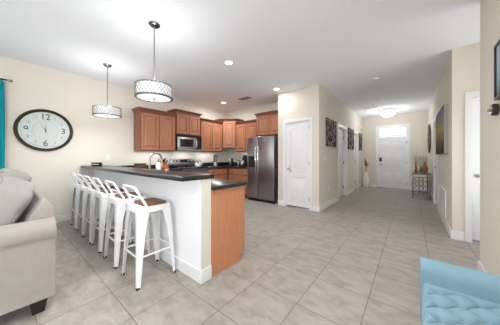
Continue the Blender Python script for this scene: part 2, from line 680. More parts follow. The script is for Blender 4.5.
# hallway right wall with one door opening, returning into the side passage
RX, RY = 0.46, 4.07
RD = (5.98, 6.84)
wall_boxes('wall_hall_right', [((RX, RY + T, 0), (RX + T, RD[0], HC)), ((RX, RD[1], 0), (RX + T, YE + 0.14, HC)), ((RX, RD[0], 2.05), (RX + T, RD[1], HC))])
QX0, QX1, QZ = 0.645, 1.42, 2.02
wall_boxes('wall_passage', [((RX, RY, 0), (QX0, RY + T, HC)), ((QX1, RY, 0), (1.9, RY + T, HC)), ((QX0, RY, QZ), (QX1, RY + T, HC)),
                            ((1.9, 3.04, 0), (2.0, 3.15, HC)), ((1.9, 3.95, 0), (2.0, RY + T, HC)), ((1.9, 3.15, 0), (2.0, 3.95, 0.6)), ((1.9, 3.15, 2.2), (2.0, 3.95, HC)), ((0.65, 3.04 - T, 0), (1.9, 3.04, HC))])
NX, NY = 0.545, 3.04
wall_boxes('wall_right', [((NX, -5.62, 0), (0.65, -2.35, HC)), ((NX, -0.65, 0), (0.65, NY, HC)), ((NX, -2.35, 0), (0.65, -0.65, 0.8)), ((NX, -2.35, 2.1), (0.65, -0.65, HC))])
# wall behind the camera: a wide sliding glass door, added out of view to let in daylight
wall_boxes('wall_back', [((XL, -5.62, 0), (-4.5, -5.5, HC)), ((-0.1, -5.62, 0), (NX, -5.5, HC)), ((-4.5, -5.62, 2.4), (-0.1, -5.5, HC))])

w1 = struct_empty('added_window_1', (-4.5, -5.56, 0))  # added glass doors, out of view, as a daylight source
bmf = bmesh.new()
for lo, hi in [((0, -.03, 0), (4.4, .03, .06)), ((0, -.03, 2.34), (4.4, .03, 2.4))] + [((x, -.03, .06), (x + .06, .03, 2.34)) for x in (0, 1.45, 2.89, 4.34)]:
    add_box(bmf, lo, hi)
obj('window_frame', bmf, M['trim'], w1)
obj('pane', box((.06, -.004, .06), (4.34, .004, 2.34)), M['daypane'], w1)
w2 = struct_empty('window_2', (XL - 0.06, -2.2, 0.85))
bmf = bmesh.new()
for lo, hi in [((-.03, 0, 0), (.03, 1.5, .05)), ((-.03, 0, 1.25), (.03, 1.5, 1.3)), ((-.03, 0, .05), (.03, .05, 1.25)), ((-.03, 1.45, .05), (.03, 1.5, 1.25)), ((-.03, .05, .63), (.03, 1.45, .67))]:
    add_box(bmf, lo, hi)
obj('window_frame', bmf, M['trim'], w2)
obj('pane', box((-.004, .05, .05), (.004, 1.45, 1.25)), M['daypane'], w2)

w3 = struct_empty('added_window_4', (NX + 0.06, -2.35, 0.8))  # added window, out of view, for light from the right
bmf = bmesh.new()
for lo, hi in [((-.03, 0, 0), (.03, 1.7, .05)), ((-.03, 0, 1.25), (.03, 1.7, 1.3)), ((-.03, 0, .05), (.03, .05, 1.25)), ((-.03, 1.65, .05), (.03, 1.7, 1.25)), ((-.03, .05, .63), (.03, 1.65, .67))]:
    add_box(bmf, lo, hi)
obj('window_frame', bmf, M['trim'], w3)
obj('pane', box((-.004, .05, .05), (.004, 1.65, 1.25)), M['daypane'], w3)

w5 = struct_empty('added_window_5', (1.95, 3.15, 0.6))  # added window, out of view, for light out of the passage
bmf = bmesh.new()
for lo, hi in [((-.03, 0, 0), (.03, .8, .05)), ((-.03, 0, 1.55), (.03, .8, 1.6)), ((-.03, 0, .05), (.03, .05, 1.55)), ((-.03, .75, .05), (.03, .8, 1.55)), ((-.03, .05, .78), (.03, .75, .82))]:
    add_box(bmf, lo, hi)
obj('window_frame', bmf, M['trim'], w5)
obj('pane', box((-.004, .05, .05), (.004, .75, 1.55)), M['daypane'], w5)

# breakfast-bar half wall: white painted front, beige end
BX, BY0, BY1, BZ = -1.522, 1.168, 1.283, 0.968
bm = box((XL, BY0, 0), (BX, BY1, BZ))
o = struct('wall_bar', bm, [M['wall'], M['barwhite']])
for f in o.data.polygons:
    if f.normal.y < -0.5:
        f.material_index = 1

# baseboards
BH, BT = 0.125, 0.015


def base(name, runs):
    """runs: boxes in plan (x0,y0,x1,y1)"""
    bm = bmesh.new()
    for x0, y0, x1, y1 in runs:
        add_box(bm, (x0, y0, 0), (x1, y1, BH), 0.004, 1)
    return struct(name, bm, M['trim'])


base('baseboard_left', [(XL, -0.65, XL + BT, BY0)])
base('baseboard_bar', [(XL + BT, BY0 - BT, BX + BT, BY0), (BX, BY0, BX + BT, BY1)])
base('baseboard_pantry', [(PX0, PY - BT, DX0 - 0.06, PY), (DX1 + 0.06, PY - BT, PX1 + BT, PY), (PX1, PY, PX1 + BT, HD[0][0] - 0.075)])
base('baseboard_hall_left', [(PX1, HD[0][1] + 0.075, PX1 + BT, HD[1][0] - 0.075), (PX1, HD[1][1] + 0.075, PX1 + BT, YE)])
base('baseboard_end', [(PX1 + BT, YE - BT, EX0 - 0.075, YE), (EX1 + 0.075, YE - BT, RX - BT, YE)])
base('baseboard_hall_right', [(RX - BT, RD[1] + 0.075, RX, YE), (RX - BT, RY - BT, RX, RD[0] - 0.075), (RX, RY - BT, QX0 - 0.06, RY)])
base('baseboard_right', [(NX - BT, -5.5, NX, NY + BT), (NX, NY, 0.65, NY + BT)])


# ------------------------------------------------------------------ doors
def casing(name, w_, h_, cw, loc, rotz, depth=0.0, ct=0.018):
    """door trim: local x 0..w, front toward -y; jamb runs back by depth"""
    bm = bmesh.new()
    add_box(bm, (-cw, -ct, 0), (0, 0, h_ + cw), 0.004, 1)
    add_box(bm, (w_, -ct, 0), (w_ + cw, 0, h_ + cw), 0.004, 1)
    add_box(bm, (0, -ct, h_), (w_, 0, h_ + cw), 0.004, 1)
    if depth:
        add_box(bm, (0, -ct + .004, 0), (0.012, depth, h_))
        add_box(bm, (w_ - 0.012, -ct + .004, 0), (w_, depth, h_))
        add_box(bm, (0.012, -ct + .004, h_ - 0.012), (w_ - 0.012, depth, h_))
    return struct(name, bm, M['trim'], loc, rotz)


def add_moulding(bm, pts, y, wdt=0.014, dep=0.007):
    """raised panel: sunk-looking ridge around a polygon plus a chamfered field"""
    n = len(pts)
    cx = sum(p[0] for p in pts) / n
    cz = sum(p[1] for p in pts) / n
    add_tube(bm, [(x, y - 0.002, z) for x, z in pts], wdt / 2, 8, True)
    w_ = max(p[0] for p in pts) - min(p[0] for p in pts)
    h_ = max(p[1] for p in pts) - min(p[1] for p in pts)

    def shrink(d):
        return [(cx + (x - cx) * (1 - 2 * d / w_), cz + (z - cz) * (1 - 2 * d / h_)) for x, z in pts]
    add_slabpoly(bm, shrink(0.028), y + 0.004, y - dep, shrink(0.055))


def arch_poly(x0, x1, z0, z1, rise, n=14):
    """rectangle whose top swells in a cathedral arch"""
    pts = [(x0, z0), (x1, z0), (x1, z1 - rise)]
    for i in range(1, n):
        t = i / n
        x = x1 + (x0 - x1) * t
        s = 0.5 - 0.5 * math.cos(2 * PI * t)
        pts.append((x, z1 - rise + rise * s))
    pts.append((x0, z1 - rise))
    return pts


def rect_poly(x0, x1, z0, z1):
    return [(x0, z0), (x1, z0), (x1, z1), (x0, z1)]


def lever(parent, x, z, y, side=1):
    """lever handle on a round rose; lever points toward side"""
    bm = lathe([(0.0, 0.0), (0.026, 0.0), (0.026, 0.008), (0.02, 0.012), (0.009, 0.014), (0.009, 0.045), (0, 0.045)], (x, y, z), 20, 'Y')
    add_tube(bm, [(x, y - 0.042, z), (x + side * 0.03, y - 0.046, z), (x + side * 0.10, y - 0.044, z - 0.004)], [0.009, 0.009, 0.007], 10)
    return obj('door_handle', bm, M['nickel'], parent)


def hinge(parent, x, z, y):
    bm = bmesh.new()
    add_tube(bm, [(x, y, z - 0.045), (x, y, z + 0.045)], 0.008, 8)
    add_box(bm, (x - 0.018, y + 0.002, z - 0.042), (x + 0.018, y + 0.005, z + 0.042))
    return obj('hinge', bm, M['darkchrome'], parent)


# pantry door
casing('trim_1', DX1 - DX0, DZ, 0.058, (DX0, PY, 0), FMY, 0.10)
d = struct_empty('door_1', (DX0 + 0.014, PY + 0.012, 0.034))
dw = DX1 - DX0 - 0.028
bm = box((0, 0, 0), (dw, 0.035, DZ - 0.050), 0.003, 1)
add_moulding(bm, arch_poly(0.10, dw - 0.10, 0.80, 1.84, 0.075), 0.0)
add_moulding(bm, rect_poly(0.10, dw - 0.10, 0.14, 0.68), 0.0)
obj('door_panel', bm, M['door'], d)
lever(d, 0.055, 0.86, 0.0, 1)
for z in (0.2, 1.0, 1.8):
    hinge(d, dw + 0.003, z, -0.008)

# hallway left doors, set deep in their openings, hinged on the far side
for k, (a, b) in enumerate(HD):
    casing('trim_%d' % (2 + k), b - a, HZ, 0.07, (PX1, a, 0), FX, 0.12)
    d = struct_empty('door_%d' % (2 + k), (PX1 - 0.085, a + 0.014, 0.012), FX)
    dw = b - a - 0.028
    bm = box((0, 0, 0), (dw, 0.035, HZ - 0.03), 0.003, 1)
    add_moulding(bm, arch_poly(0.11, dw - 0.11, 0.80, 1.84, 0.075), 0.0)
    add_moulding(bm, rect_poly(0.11, dw - 0.11, 0.14, 0.68), 0.0)
    obj('door_panel', bm, M['door'], d)
    lever(d, 0.06, 0.92, 0.0, 1)
    for z in (0.25, 1.0, 1.75):
        hinge(d, dw + 0.002, z, -0.01)

# front door with transom
casing('trim_4', EX1 - EX0, EZ, 0.075, (EX0, YE, 0), FMY, 0.12)
d = struct_empty('door_4', (EX0 + 0.014, YE + 0.02, 0.012))
dw = EX1 - EX0 - 0.028
dh = 1.925
bm = box((0, 0, 0), (dw, 0.045, dh), 0.003, 1)
for z0, z1 in ((0.16, 0.62), (0.72, 1.36), (1.46, 1.80)):
    for x0, x1 in ((0.10, dw / 2 - 0.045), (dw / 2 + 0.045, dw - 0.10)):
        add_moulding(bm, rect_poly(x0, x1, z0, z1), 0.0)
obj('door_panel', bm, M['door'], d)
lever(d, 0.07, 0.87, 0.0, 1)
bm = box((0.035, -0.03, 0.99), (0.105, 0, 1.14), 0.008, 2)
obj('keypad_lock', bm, M['black'], d)
obj('threshold', box((0, -0.015, -0.011), (dw, 0.05, -0.001)), M['nickel'], d)
for z in (0.2, 0.95, 1.7):
    hinge(d, dw + 0.003, z, -0.008)
t1 = struct_empty('window_3', (EX0 + 0.012, YE + 0.03, 1.955))
tw, th = EX1 - EX0 - 0.024, EZ - 1.955 - 0.012
bm = bmesh.new()
for lo, hi in [((0, -.02, 0), (tw, .04, .05)), ((0, -.02, th - .035), (tw, .04, th)), ((0, -.02, .05), (.035, .04, th - .035)), ((tw - .035, -.02, .05), (tw, .04, th - .035))]:
    add_box(bm, lo, hi)
obj('window_frame', bm, M['trim'], t1)
obj('pane', box((.035, .005, .05), (tw - .035, .012, th - .035)), M['daypane'], t1)

# hallway right door
casing('trim_5', RD[1] - RD[0], 2.05, 0.07, (RX, RD[1], 0), FMX, 0.08)
d = struct_empty('door_5', (RX + 0.03, RD[1] - 0.014, 0.012), FMX)
dw = RD[1] - RD[0] - 0.028
bm = box((0, 0, 0), (dw, 0.035, 2.02), 0.003, 1)
add_moulding(bm, arch_poly(0.11, dw - 0.11, 0.80, 1.84, 0.075), 0.0)
add_moulding(bm, rect_poly(0.11, dw - 0.11, 0.14, 0.68), 0.0)
obj('door_panel', bm, M['door'], d)
lever(d, 0.06, 0.92, 0.0, 1)
for z in (0.25, 1.0, 1.75):
    hinge(d, dw + 0.003, z, -0.02)

# passage door beyond the near wall
casing('trim_6', QX1 - QX0, QZ, 0.06, (QX0, RY, 0), FMY, 0.11)
d = struct_empty('door_6', (QX0 + 0.016, RY + 0.045, 0.03))
dw = QX1 - QX0 - 0.032
bm = box((0, 0, 0), (dw, 0.035, QZ - 0.046), 0.003, 1)
add_moulding(bm, arch_poly(0.11, dw - 0.11, 0.80, 1.82, 0.075), 0.0)
add_moulding(bm, rect_poly(0.11, dw - 0.11, 0.14, 0.68), 0.0)
obj('door_panel', bm, M['door'], d)
lever(d, 0.05, 0.89, 0.0, 1)

# ------------------------------------------------------------------ kitchen cabinets


def add_panel_door(bm, x0, x1, z0, z1, y=0.0, t=0.022, st=0.056):
    """raised-panel cabinet door lying on the plane y, front toward -y"""
    add_box(bm, (x0, y - t, z0), (x0 + st, y, z1), 0.003, 1)
    add_box(bm, (x1 - st, y - t, z0), (x1, y, z1), 0.003, 1)
    add_box(bm, (x0 + st, y - t, z0), (x1 - st, y, z0 + st), 0.003, 1)
    add_box(bm, (x0 + st, y - t, z1 - st), (x1 - st, y, z1), 0.003, 1)
    a, b, c_, d_ = x0 + st, x1 - st, z0 + st, z1 - st
    add_slabpoly(bm, rect_poly(a, b, c_, d_), y, y - 0.003)
    s1, s2 = 0.020, 0.040
    add_slabpoly(bm, rect_poly(a + s1, b - s1, c_ + s1, d_ - s1), y - 0.002, y - 0.020, rect_poly(a + s2, b - s2, c_ + s2, d_ - s2))


def crown(w_, dep, h_, left, right, size=0.055, parent=None):
    bm = bmesh.new()
    l1, r1 = (-size if left else 0), (size if right else 0)
    add_box(bm, (-0.006 if left else 0, -0.006, h_ - 0.03), (w_ + (0.006 if right else 0), dep, h_))
    add_frustum(bm, (0, 0), (w_, dep), h_, h_ + 0.045, (l1 * .8, -size * .8), (w_ + r1 * .8, dep))
    add_box(bm, (l1, -size, h_ + 0.045), (w_ + r1, dep, h_ + 0.062))
    return obj('crown_moulding', bm, M['cabside'], parent)


def wall_cabinet(label, loc, rotz, w_, h_, dep, nd=2, left=True, right=True, cr=True):
    t = thing('wall_cabinet', label, 'cabinet', loc, rotz, 'wall cabinets')
    obj('body', box((0, 0, 0), (w_, dep, h_ - (0.031 if cr else 0)), 0.002, 1), M['cabside'], t)
    dw_ = (w_ - 0.05 - 0.022 * (nd - 1)) / nd
    for i in range(nd):
        x0 = 0.025 + i * (dw_ + 0.022)
        bm = bmesh.new()
        add_panel_door(bm, x0, x0 + dw_, 0.018, h_ - 0.045)
        obj('door', bm, M['cab'], t)
    if cr:
        crown(w_, dep, h_, left, right, 0.05, t)
    return t


FXC = -4.62
UD = FXC - XL - 0.002
wall_cabinet('first wall cabinet from the clock, a tall pair of brown doors nearest the bar stools', (FXC, 1.895, 1.32), FX, 0.855, 0.885, UD, 2, True, False)
wall_cabinet('short raised brown wall cabinet directly above the microwave', (FXC, 2.757, 1.762), FX, 0.742, 0.56, UD, 2, True, True)
wall_cabinet('tall double-door brown wall cabinet between the microwave and the corner cabinet', (FXC, 3.506, 1.335), FX, 0.835, 0.88, UD, 2, False, False)
FYC = 4.60
UD2 = YK - FYC - 0.002
wall_cabinet('tall double-door brown wall cabinet between the corner cabinet and the refrigerator', (-4.252, FYC, 1.345), FMY, 0.80, 0.85, UD2, 2, False, False)
wall_cabinet('short brown wall cabinet above the refrigerator', (-3.447, FYC - 0.03, 1.772), FMY, 0.893, 0.575, UD2 + 0.03, 2, True, False)

# diagonal corner cabinet
cc = thing('wall_cabinet', 'angled single-door brown corner cabinet where the two kitchen walls meet', 'cabinet', (FXC, 4.347, 1.45), math.atan2(0.255, 0.36), 'wall cabinets')
ang = math.atan2(0.255, 0.36)


def to_local(px, py):
    dx, dy = px - FXC, py - 4.347
    return (dx * math.cos(ang) + dy * math.sin(ang), -dx * math.sin(ang) + dy * math.cos(ang))


pent = [to_local(*p) for p in [(-4.944, 4.347), (FXC, 4.347), (-4.258, 4.602), (-4.258, 4.924), (-4.944, 4.924)]]
bm = bmesh.new()
add_prism(bm, pent, 0, 0.86)
obj('body', bm, M['cabside'], cc)
Ld = math.hypot(0.255, 0.362)
bm = bmesh.new()
add_panel_door(bm, 0.035, Ld - 0.035, 0.018, 0.83)
obj('door', bm, M['cab'], cc)
bm = bmesh.new()
mid = [(p[0], p[1]) for p in pent]
out = [to_local(*p) for p in [(-4.944, 4.30), (FXC + 0.012, 4.30), (-4.205, 4.565), (-4.205, 4.924), (-4.944, 4.924)]]
add_prism(bm, mid, 0.86, 0.905, out)
add_prism(bm, out, 0.905, 0.922)
obj('crown_moulding', bm, M['cabside'], cc)


# base cabinets
def base_cabinet(label, loc, rotz, w_, dep, units, body_w=None, h_=0.853):
    """units: list of (x0, x1) columns, each a drawer over a door"""
    t = thing('base_cabinet', label, 'cabinet', loc, rotz, 'base cabinets')
    bw = body_w or w_
    bm = box((0, 0, 0.10), (bw, dep, h_), 0.002, 1)
    add_box(bm, (0, 0.06, 0), (bw, dep, 0.10))
    obj('body', bm, M['cabside'], t)
    for x0, x1 in units:
        bm = bmesh.new()
        add_panel_door(bm, x0, x1, 0.12, h_ - 0.21)
        obj('door', bm, M['cab'], t)
        bm = box((x0, -0.02, h_ - 0.18), (x1, 0, h_ - 0.03), 0.006, 2)
        dr = obj('drawer', bm, M['cab'], t)
        bm = lathe([(0.006, 0), (0.006, 0.012), (0.013, 0.018), (0.013, 0.024), (0, 0.028)], ((x0 + x1) / 2, -0.02, h_ - 0.105), 14, 'Y')
        obj('knob', bm, M['darkchrome'], dr)
    return t


BD = 0.612
base_cabinet('base cabinet under the black counter, on the clock wall beyond the stove', (-4.332, 3.53, 0), FX, 1.39, BD, [(0.02, 0.37), (0.385, 0.735)], body_w=1.39)
base_cabinet('base cabinet with drawers standing beside the refrigerator', (-4.328, 4.318, 0), FMY, 0.79, BD - 0.004, [(0.045, 0.40), (0.412, 0.775)])
base_cabinet('base cabinet under the black counter between the peninsula and the stove', (-4.332, 1.90, 0), FX, 0.85, BD, [(0.02, 0.42), (0.43, 0.83)])
# peninsula cabinet with its plain end panel
pc = thing('base_cabinet', 'peninsula cabinet behind the white bar wall, its orange-brown end panel bare', 'cabinet', (-4.92, 1.285, 0), 0, 'base cabinets')
L = -1.517 + 4.92
bm = box((0, 0.0, 0.09), (L - 0.014, 0.49, 0.853), 0.002, 1)
add_box(bm, (0, 0.0, 0), (L - 0.014, 0.43, 0.09))
obj('body', bm, M['cabside'], pc)
bm = bmesh.new()
pts = [(0.0, 0.0), (0.435, 0.0), (0.435, 0.09), (0.498, 0.09), (0.498, 0.853), (0.0, 0.853)]
a = [bm.verts.new((L - 0.013, y, z)) for y, z in pts]
b = [bm.verts.new((L, y, z)) for y, z in pts]
bm.faces.new(a)
bm.faces.new(b[::-1])
for i in range(6):
    j = (i + 1) % 6
    bm.faces.new((a[i], b[i], b[j], a[j]))
obj('end_panel', bm, M['panel'], pc)
for i in range(4):
    x0 = 0.75 + i * 0.66
    bm = bmesh.new()
    add_panel_door(bm, 0, 0.62, 0.11, 0.64)
    obj('door', bm, M['cab'], pc, (x0 + 0.62, 0.49, 0), (0, 0, PI))

# worktops and the raised bar top
def worktop(name, label, pts, z0, z1, splash):
    t = thing(name, label, 'countertop')
    bm = bmesh.new()
    add_prism(bm, pts, z0, z1)
    bmesh.ops.bevel(bm, geom=[e for e in bm.edges], offset=0.006, segments=2, affect='EDGES', profile=0.5)
    obj('slab', bm, M['granite'], t)
    if splash:
        bm = bmesh.new()
        for lo, hi in splash:
            add_box(bm, lo, hi, 0.003, 1)
        obj('backsplash', bm, M['granite'], t)
    return t


worktop('countertop', 'lower black granite worktop running from the peninsula end to the stove', [(-4.943, 1.287), (-1.482, 1.287), (-1.482, 1.79), (-4.30, 1.80), (-4.30, 2.752), (-4.943, 2.752)], 0.855, 0.892,
        [((-4.943, 1.335, 0.8925), (-4.925, 2.752, 0.985))])
worktop('countertop', 'black granite corner worktop between the stove and the refrigerator', [(-4.943, 3.532), (-4.30, 3.532), (-4.30, 4.285), (-3.535, 4.285), (-3.535, 4.923), (-4.943, 4.923)], 0.855, 0.892,
        [((-4.943, 3.532, 0.8925), (-4.925, 4.90, 1.0)), ((-4.943, 4.903, 0.8925), (-3.535, 4.923, 1.0))])
worktop('bar_counter', 'raised black granite bar top above the white half wall and stools', [(-4.946, 0.955), (-1.508, 0.955), (-1.508, 1.315), (-4.946, 1.32)], 0.97, 1.012, None)

# ------------------------------------------------------------------ appliances
# refrigerator
fr = thing('refrigerator', 'stainless side-by-side refrigerator beside the pantry wall', 'refrigerator', (-3.52, 4.25, 0), 0)
FW, FH = 0.862, 1.715
obj('body', box((0.004, 0.075, 0.03), (FW - 0.004, 0.66, FH - 0.012), 0.004, 1), M['darksteel'], fr)
sp = 0.362
dl = obj('door', box((0, 0, 0.075), (sp - 0.004, 0.07, FH), 0.012, 3), M['steel'], fr)
dr = obj('door', box((sp + 0.004, 0, 0.075), (FW, 0.07, FH), 0.012, 3), M['steel'], fr)
bm = bmesh.new()
add_tube(bm, [(sp - 0.045, 0.0, 0.72), (sp - 0.045, -0.05, 0.74), (sp - 0.045, -0.055, 1.1), (sp - 0.045, -0.05, 1.46), (sp - 0.045, 0.0, 1.48)], 0.011, 10)
obj('handle', bm, M['chrome'], dl)
bm = bmesh.new()
add_tube(bm, [(sp + 0.045, 0.0, 0.72), (sp + 0.045, -0.05, 0.74), (sp + 0.045, -0.055, 1.1), (sp + 0.045, -0.05, 1.46), (sp + 0.045, 0.0, 1.48)], 0.011, 10)
obj('handle', bm, M['chrome'], dr)
bm = bmesh.new()
for lo, hi in [((0.05, -0.006, 0.90), (0.07, 0.0, 1.2)), ((0.25, -0.006, 0.90), (0.27, 0.0, 1.2)), ((0.07, -0.006, 1.12), (0.25, 0.0, 1.2)), ((0.07, -0.006, 0.90), (0.25, 0.0, 0.925)), ((0.07, -0.001, 0.925), (0.25, 0.0, 1.12)), ((0.13, -0.022, 1.06), (0.19, -0.001, 1.12))]:
    add_box(bm, lo, hi)
obj('water_dispenser', bm, M['black'], dl)
obj('badge', box((0.52, -0.003, 1.60), (0.62, 0.0, 1.617)), M['chrome'], dr)
obj('grille', box((0.01, 0.03, 0.0), (FW - 0.01, 0.075, 0.065), 0.004, 1), M['black'], fr)
for x in (0.01, FW - 0.09):
    obj('hinge_cover', box((x, 0.072, FH - 0.011), (x + 0.08, 0.15, FH + 0.012), 0.004, 1), M['darksteel'], fr)

# range
st = thing('stove', 'stainless and black freestanding electric stove beneath the microwave', 'stove', (-4.29, 2.762, 0), FX)
SW = 0.76
obj('body', box((0.002, 0.03, 0.04), (SW - 0.002, 0.64, 0.89), 0.003, 1), M['darksteel'], st)
od = obj('oven_door', box((0.01, 0, 0.22), (SW - 0.01, 0.03, 0.80), 0.006, 2), M['steel'], st)
obj('oven_window', box((0.12, -0.003, 0.36), (SW - 0.12, 0.0, 0.66)), M['blackgloss'], od)
obj('handle', tube([(0.08, 0, 0.75), (0.08, -0.05, 0.75), (SW / 2, -0.055, 0.75), (SW - 0.08, -0.05, 0.75), (SW - 0.08, 0, 0.75)], 0.011), M['chrome'], od)
obj('drawer', box((0.01, 0, 0.05), (SW - 0.01, 0.03, 0.20), 0.006, 2), M['steel'], st)
obj('cooktop', box((0, 0.0, 0.891), (SW, 0.57, 0.915), 0.004, 2), M['blackgloss'], st)
for x, y, r in ((0.2, 0.15, 0.1), (0.56, 0.15, 0.08), (0.2, 0.42, 0.08), (0.56, 0.42, 0.1)):
    obj('burner', lathe([(r - 0.004, 0), (r, 0), (r, 0.0015), (r - 0.004, 0.0015), (r - 0.004, 0)], (x, y, 0.9151), 32), M['greytop'], st)
bg_ = bmesh.new()
add_box(bg_, (0.0, 0.572, 0.89), (SW, 0.645, 0.955), 0.003, 1)
obj('backguard_base', bg_, M['black'], st)
obj('backguard', box((0.0, 0.585, 0.956), (SW, 0.645, 1.135), 0.008, 2), M['brightsteel'], st)
cp = obj('control_display', box((0.27, 0.580, 1.03), (0.49, 0.585, 1.105)), M['blackgloss'], st)
for x in (0.07, 0.17, 0.59, 0.69):
    obj('knob', lathe([(0.022, 0), (0.02, 0.02), (0, 0.021)], (x, 0.585, 1.065), 16, 'Y'), M['black'], st)

# microwave
mw = thing('microwave', 'stainless over-the-range microwave mounted beneath the short cabinet', 'microwave', (-4.55, 2.762, 1.345), FX)
obj('body', box((0, 0.03, 0), (0.735, 0.397, 0.41), 0.003, 1), M['black'], mw)
md = obj('door', box((0.002, 0, 0.045), (0.56, 0.03, 0.345), 0.006, 2), M['brightsteel'], mw)
obj('window', box((0.07, -0.003, 0.095), (0.47, 0, 0.295), 0.001, 1), M['blackgloss'], md)
obj('handle', tube([(0.545, 0, 0.07), (0.545, -0.04, 0.085), (0.545, -0.045, 0.195), (0.545, -0.04, 0.31), (0.545, 0, 0.325)], 0.011), M['chrome'], md)
obj('control_panel', box((0.563, 0.002, 0.045), (0.733, 0.03, 0.345), 0.004, 1), M['blackgloss'], mw)
bm = box((0.002, 0.004, 0.347), (0.733, 0.03, 0.408), 0.004, 1)
for k in range(5):
    add_box(bm, (0.05, 0.0, 0.357 + k * 0.009), (0.685, 0.004, 0.361 + k * 0.009))
obj('vent_grille', bm, M['black'], mw)
obj('bottom_strip', box((0.002, 0.0, 0.002), (0.733, 0.03, 0.043), 0.004, 1), M['brightsteel'], mw)

# ------------------------------------------------------------------ things on the counters
# faucet behind the bar
fc = thing('faucet', 'tall brushed gooseneck faucet rising behind the bar top', 'faucet', (-3.09, 1.41, 0.892))
bm = lathe([(0.028, 0), (0.028, 0.012), (0.018, 0.03), (0.015, 0.06), (0, 0.06)], (0, 0, 0), 20)
obj('base', bm, M['nickel'], fc)
pts = [(0, 0, 0.05), (0, 0, 0.24)] + [(0, 0.095 - 0.095 * math.cos(PI * i / 14), 0.25 + 0.1 * math.sin(PI * i / 14)) for i in range(15)] + [(0, 0.19, 0.2)]
obj('spout', tube(pts, 0.016, 12), M['nickel'], fc)
obj('spray_head', lathe([(0.0, 0.12), (0.016, 0.12), (0.018, 0.16), (0.014, 0.205), (0, 0.205)], (0, 0.19, 0.0), 16), M['nickel'], fc)
obj('lever', tube([(0.015, 0, 0.05), (0.05, 0, 0.06), (0.1, 0, 0.085)], [0.009, 0.008, 0.006], 8), M['nickel'], fc)

sb = thing('soap_bottle', 'white dish soap bottle under the arch of the faucet', 'bottle', (-3.2, 1.60, 0.8925))
obj('body', lathe([(0.036, 0), (0.04, 0.01), (0.04, 0.15), (0.033, 0.18), (0.014, 0.20), (0.014, 0.21), (0, 0.21)], (0, 0, 0), 24), M['plastic'], sb)
bm = lathe([(0.016, 0.21), (0.016, 0.228), (0.005, 0.23), (0.005, 0.25), (0, 0.25)], (0, 0, 0), 16)
add_tube(bm, [(0, 0, 0.252), (0.02, 0, 0.256), (0.045, 0, 0.25)], 0.006, 8)
obj('pump', bm, M['black'], sb)

kb = thing('knife_block', 'orange wooden knife block near the stove', 'knife block', (-4.7, 2.48, 0.8925), FX)
bm = bmesh.new()
prof = [(0.0, 0.0), (0.20, 0.0), (0.17, 0.19), (0.03, 0.11), (0.0, 0.05)]
a = [bm.verts.new((-0.085, y - 0.08, z)) for y, z in prof]
b = [bm.verts.new((0.085, y - 0.08, z)) for y, z in prof]
bm.faces.new(a)
bm.faces.new(b[::-1])
for i in range(5):
    j = (i + 1) % 5
    bm.faces.new((a[i], b[i], b[j], a[j]))
bmesh.ops.bevel(bm, geom=bm.edges[:], offset=0.004, segments=1, affect='EDGES')
obj('block', bm, M['orange'], kb)
kn = None
kn_lab = ['black-handled knife in the orange block, lowest at the front', 'black-handled knife in the orange block, middle of the near edge', 'black-handled knife in the orange block, nearest the stove', 'black-handled knife in the orange block, highest at the back', 'black-handled knife in the orange block, high beside the wall outlet side']
spots = [(-0.05, 0.05), (0.05, 0.05), (0.0, 0.085), (-0.05, 0.125), (0.05, 0.125)]
for i, (kx, ky) in enumerate(spots):
    zt = 0.11 + (ky - 0.03) / 0.14 * 0.08 + 0.004
    wx, wy = -4.7 - (ky - 0.08), 2.48 + kx
    k = thing('knife', kn_lab[i], 'knife', (wx, wy, 0.8925 + zt + 0.003), FX, 'knives in the block')
    obj('handle', tube([(0, 0, 0.005), (0, -0.022, 0.04), (0, -0.05, 0.085)], [0.012, 0.015, 0.012], 8), M['black'], k)
    obj('bolster', tube([(0, 0.003, -0.002), (0, -0.001, 0.008)], 0.008, 8), M['chrome'], k)

bs = thing('basket', 'small brown woven basket against the wall below the first cabinet', 'basket', (-4.78, 1.97, 0.8925))
bm = bmesh.new()
for lo, hi in [((-.08, -.1, 0), (.08, .1, .015)), ((-.08, -.1, .015), (-.065, .1, .13)), ((.065, -.1, .015), (.08, .1, .13)), ((-.065, -.1, .015), (.065, -.085, .13)), ((-.065, .085, .015), (.065, .1, .13))]:
    add_box(bm, lo, hi, .004, 1)
obj('basket_body', bm, M['wicker'], bs)
bm = bmesh.new()
add_tube(bm, [(-.08, -.1, .13), (.08, -.1, .13), (.08, .1, .13), (-.08, .1, .13)], 0.01, 8, True)
obj('rim', bm, M['foot'], bs)

bw = thing('bowl', 'low dark bowl beside the brown basket on the counter', 'bowl', (-4.76, 1.68, 0.8925))
obj('bowl_body', lathe([(0.045, 0), (0.05, 0.008), (0.085, 0.05), (0.105, 0.10), (0.099, 0.10), (0.08, 0.052), (0.04, 0.014), (0, 0.012)], (0, 0, 0), 28), M['black'], bw)
obj('foot_ring', lathe([(0.03, 0.0), (0.046, 0.0), (0.046, 0.006), (0.03, 0.006)], (0, 0, -0.0), 24), M['foot'], bw)

bx = thing('speaker', 'small glossy black box on the far end of the bar top', 'speaker', (-4.34, 1.06, 1.0125), R(40))
obj('body', box((-.07, -.04, 0), (.07, .04, .07), .008, 2), M['blackgloss'], bx)
obj('front_strip', box((-.06, -.043, .03), (.06, -.04, .042)), M['nickel'], bx)

gl = thing('glass_jar', 'small clear glass near the end of the bar top', 'glass', (-2.2, 1.20, 1.0125))
obj('jar', lathe([(0.017, 0), (0.02, 0.004), (0.022, 0.04), (0.0195, 0.04), (0.017, 0.008), (0, 0.006)], (0, 0, 0), 20), M['clear'], gl)

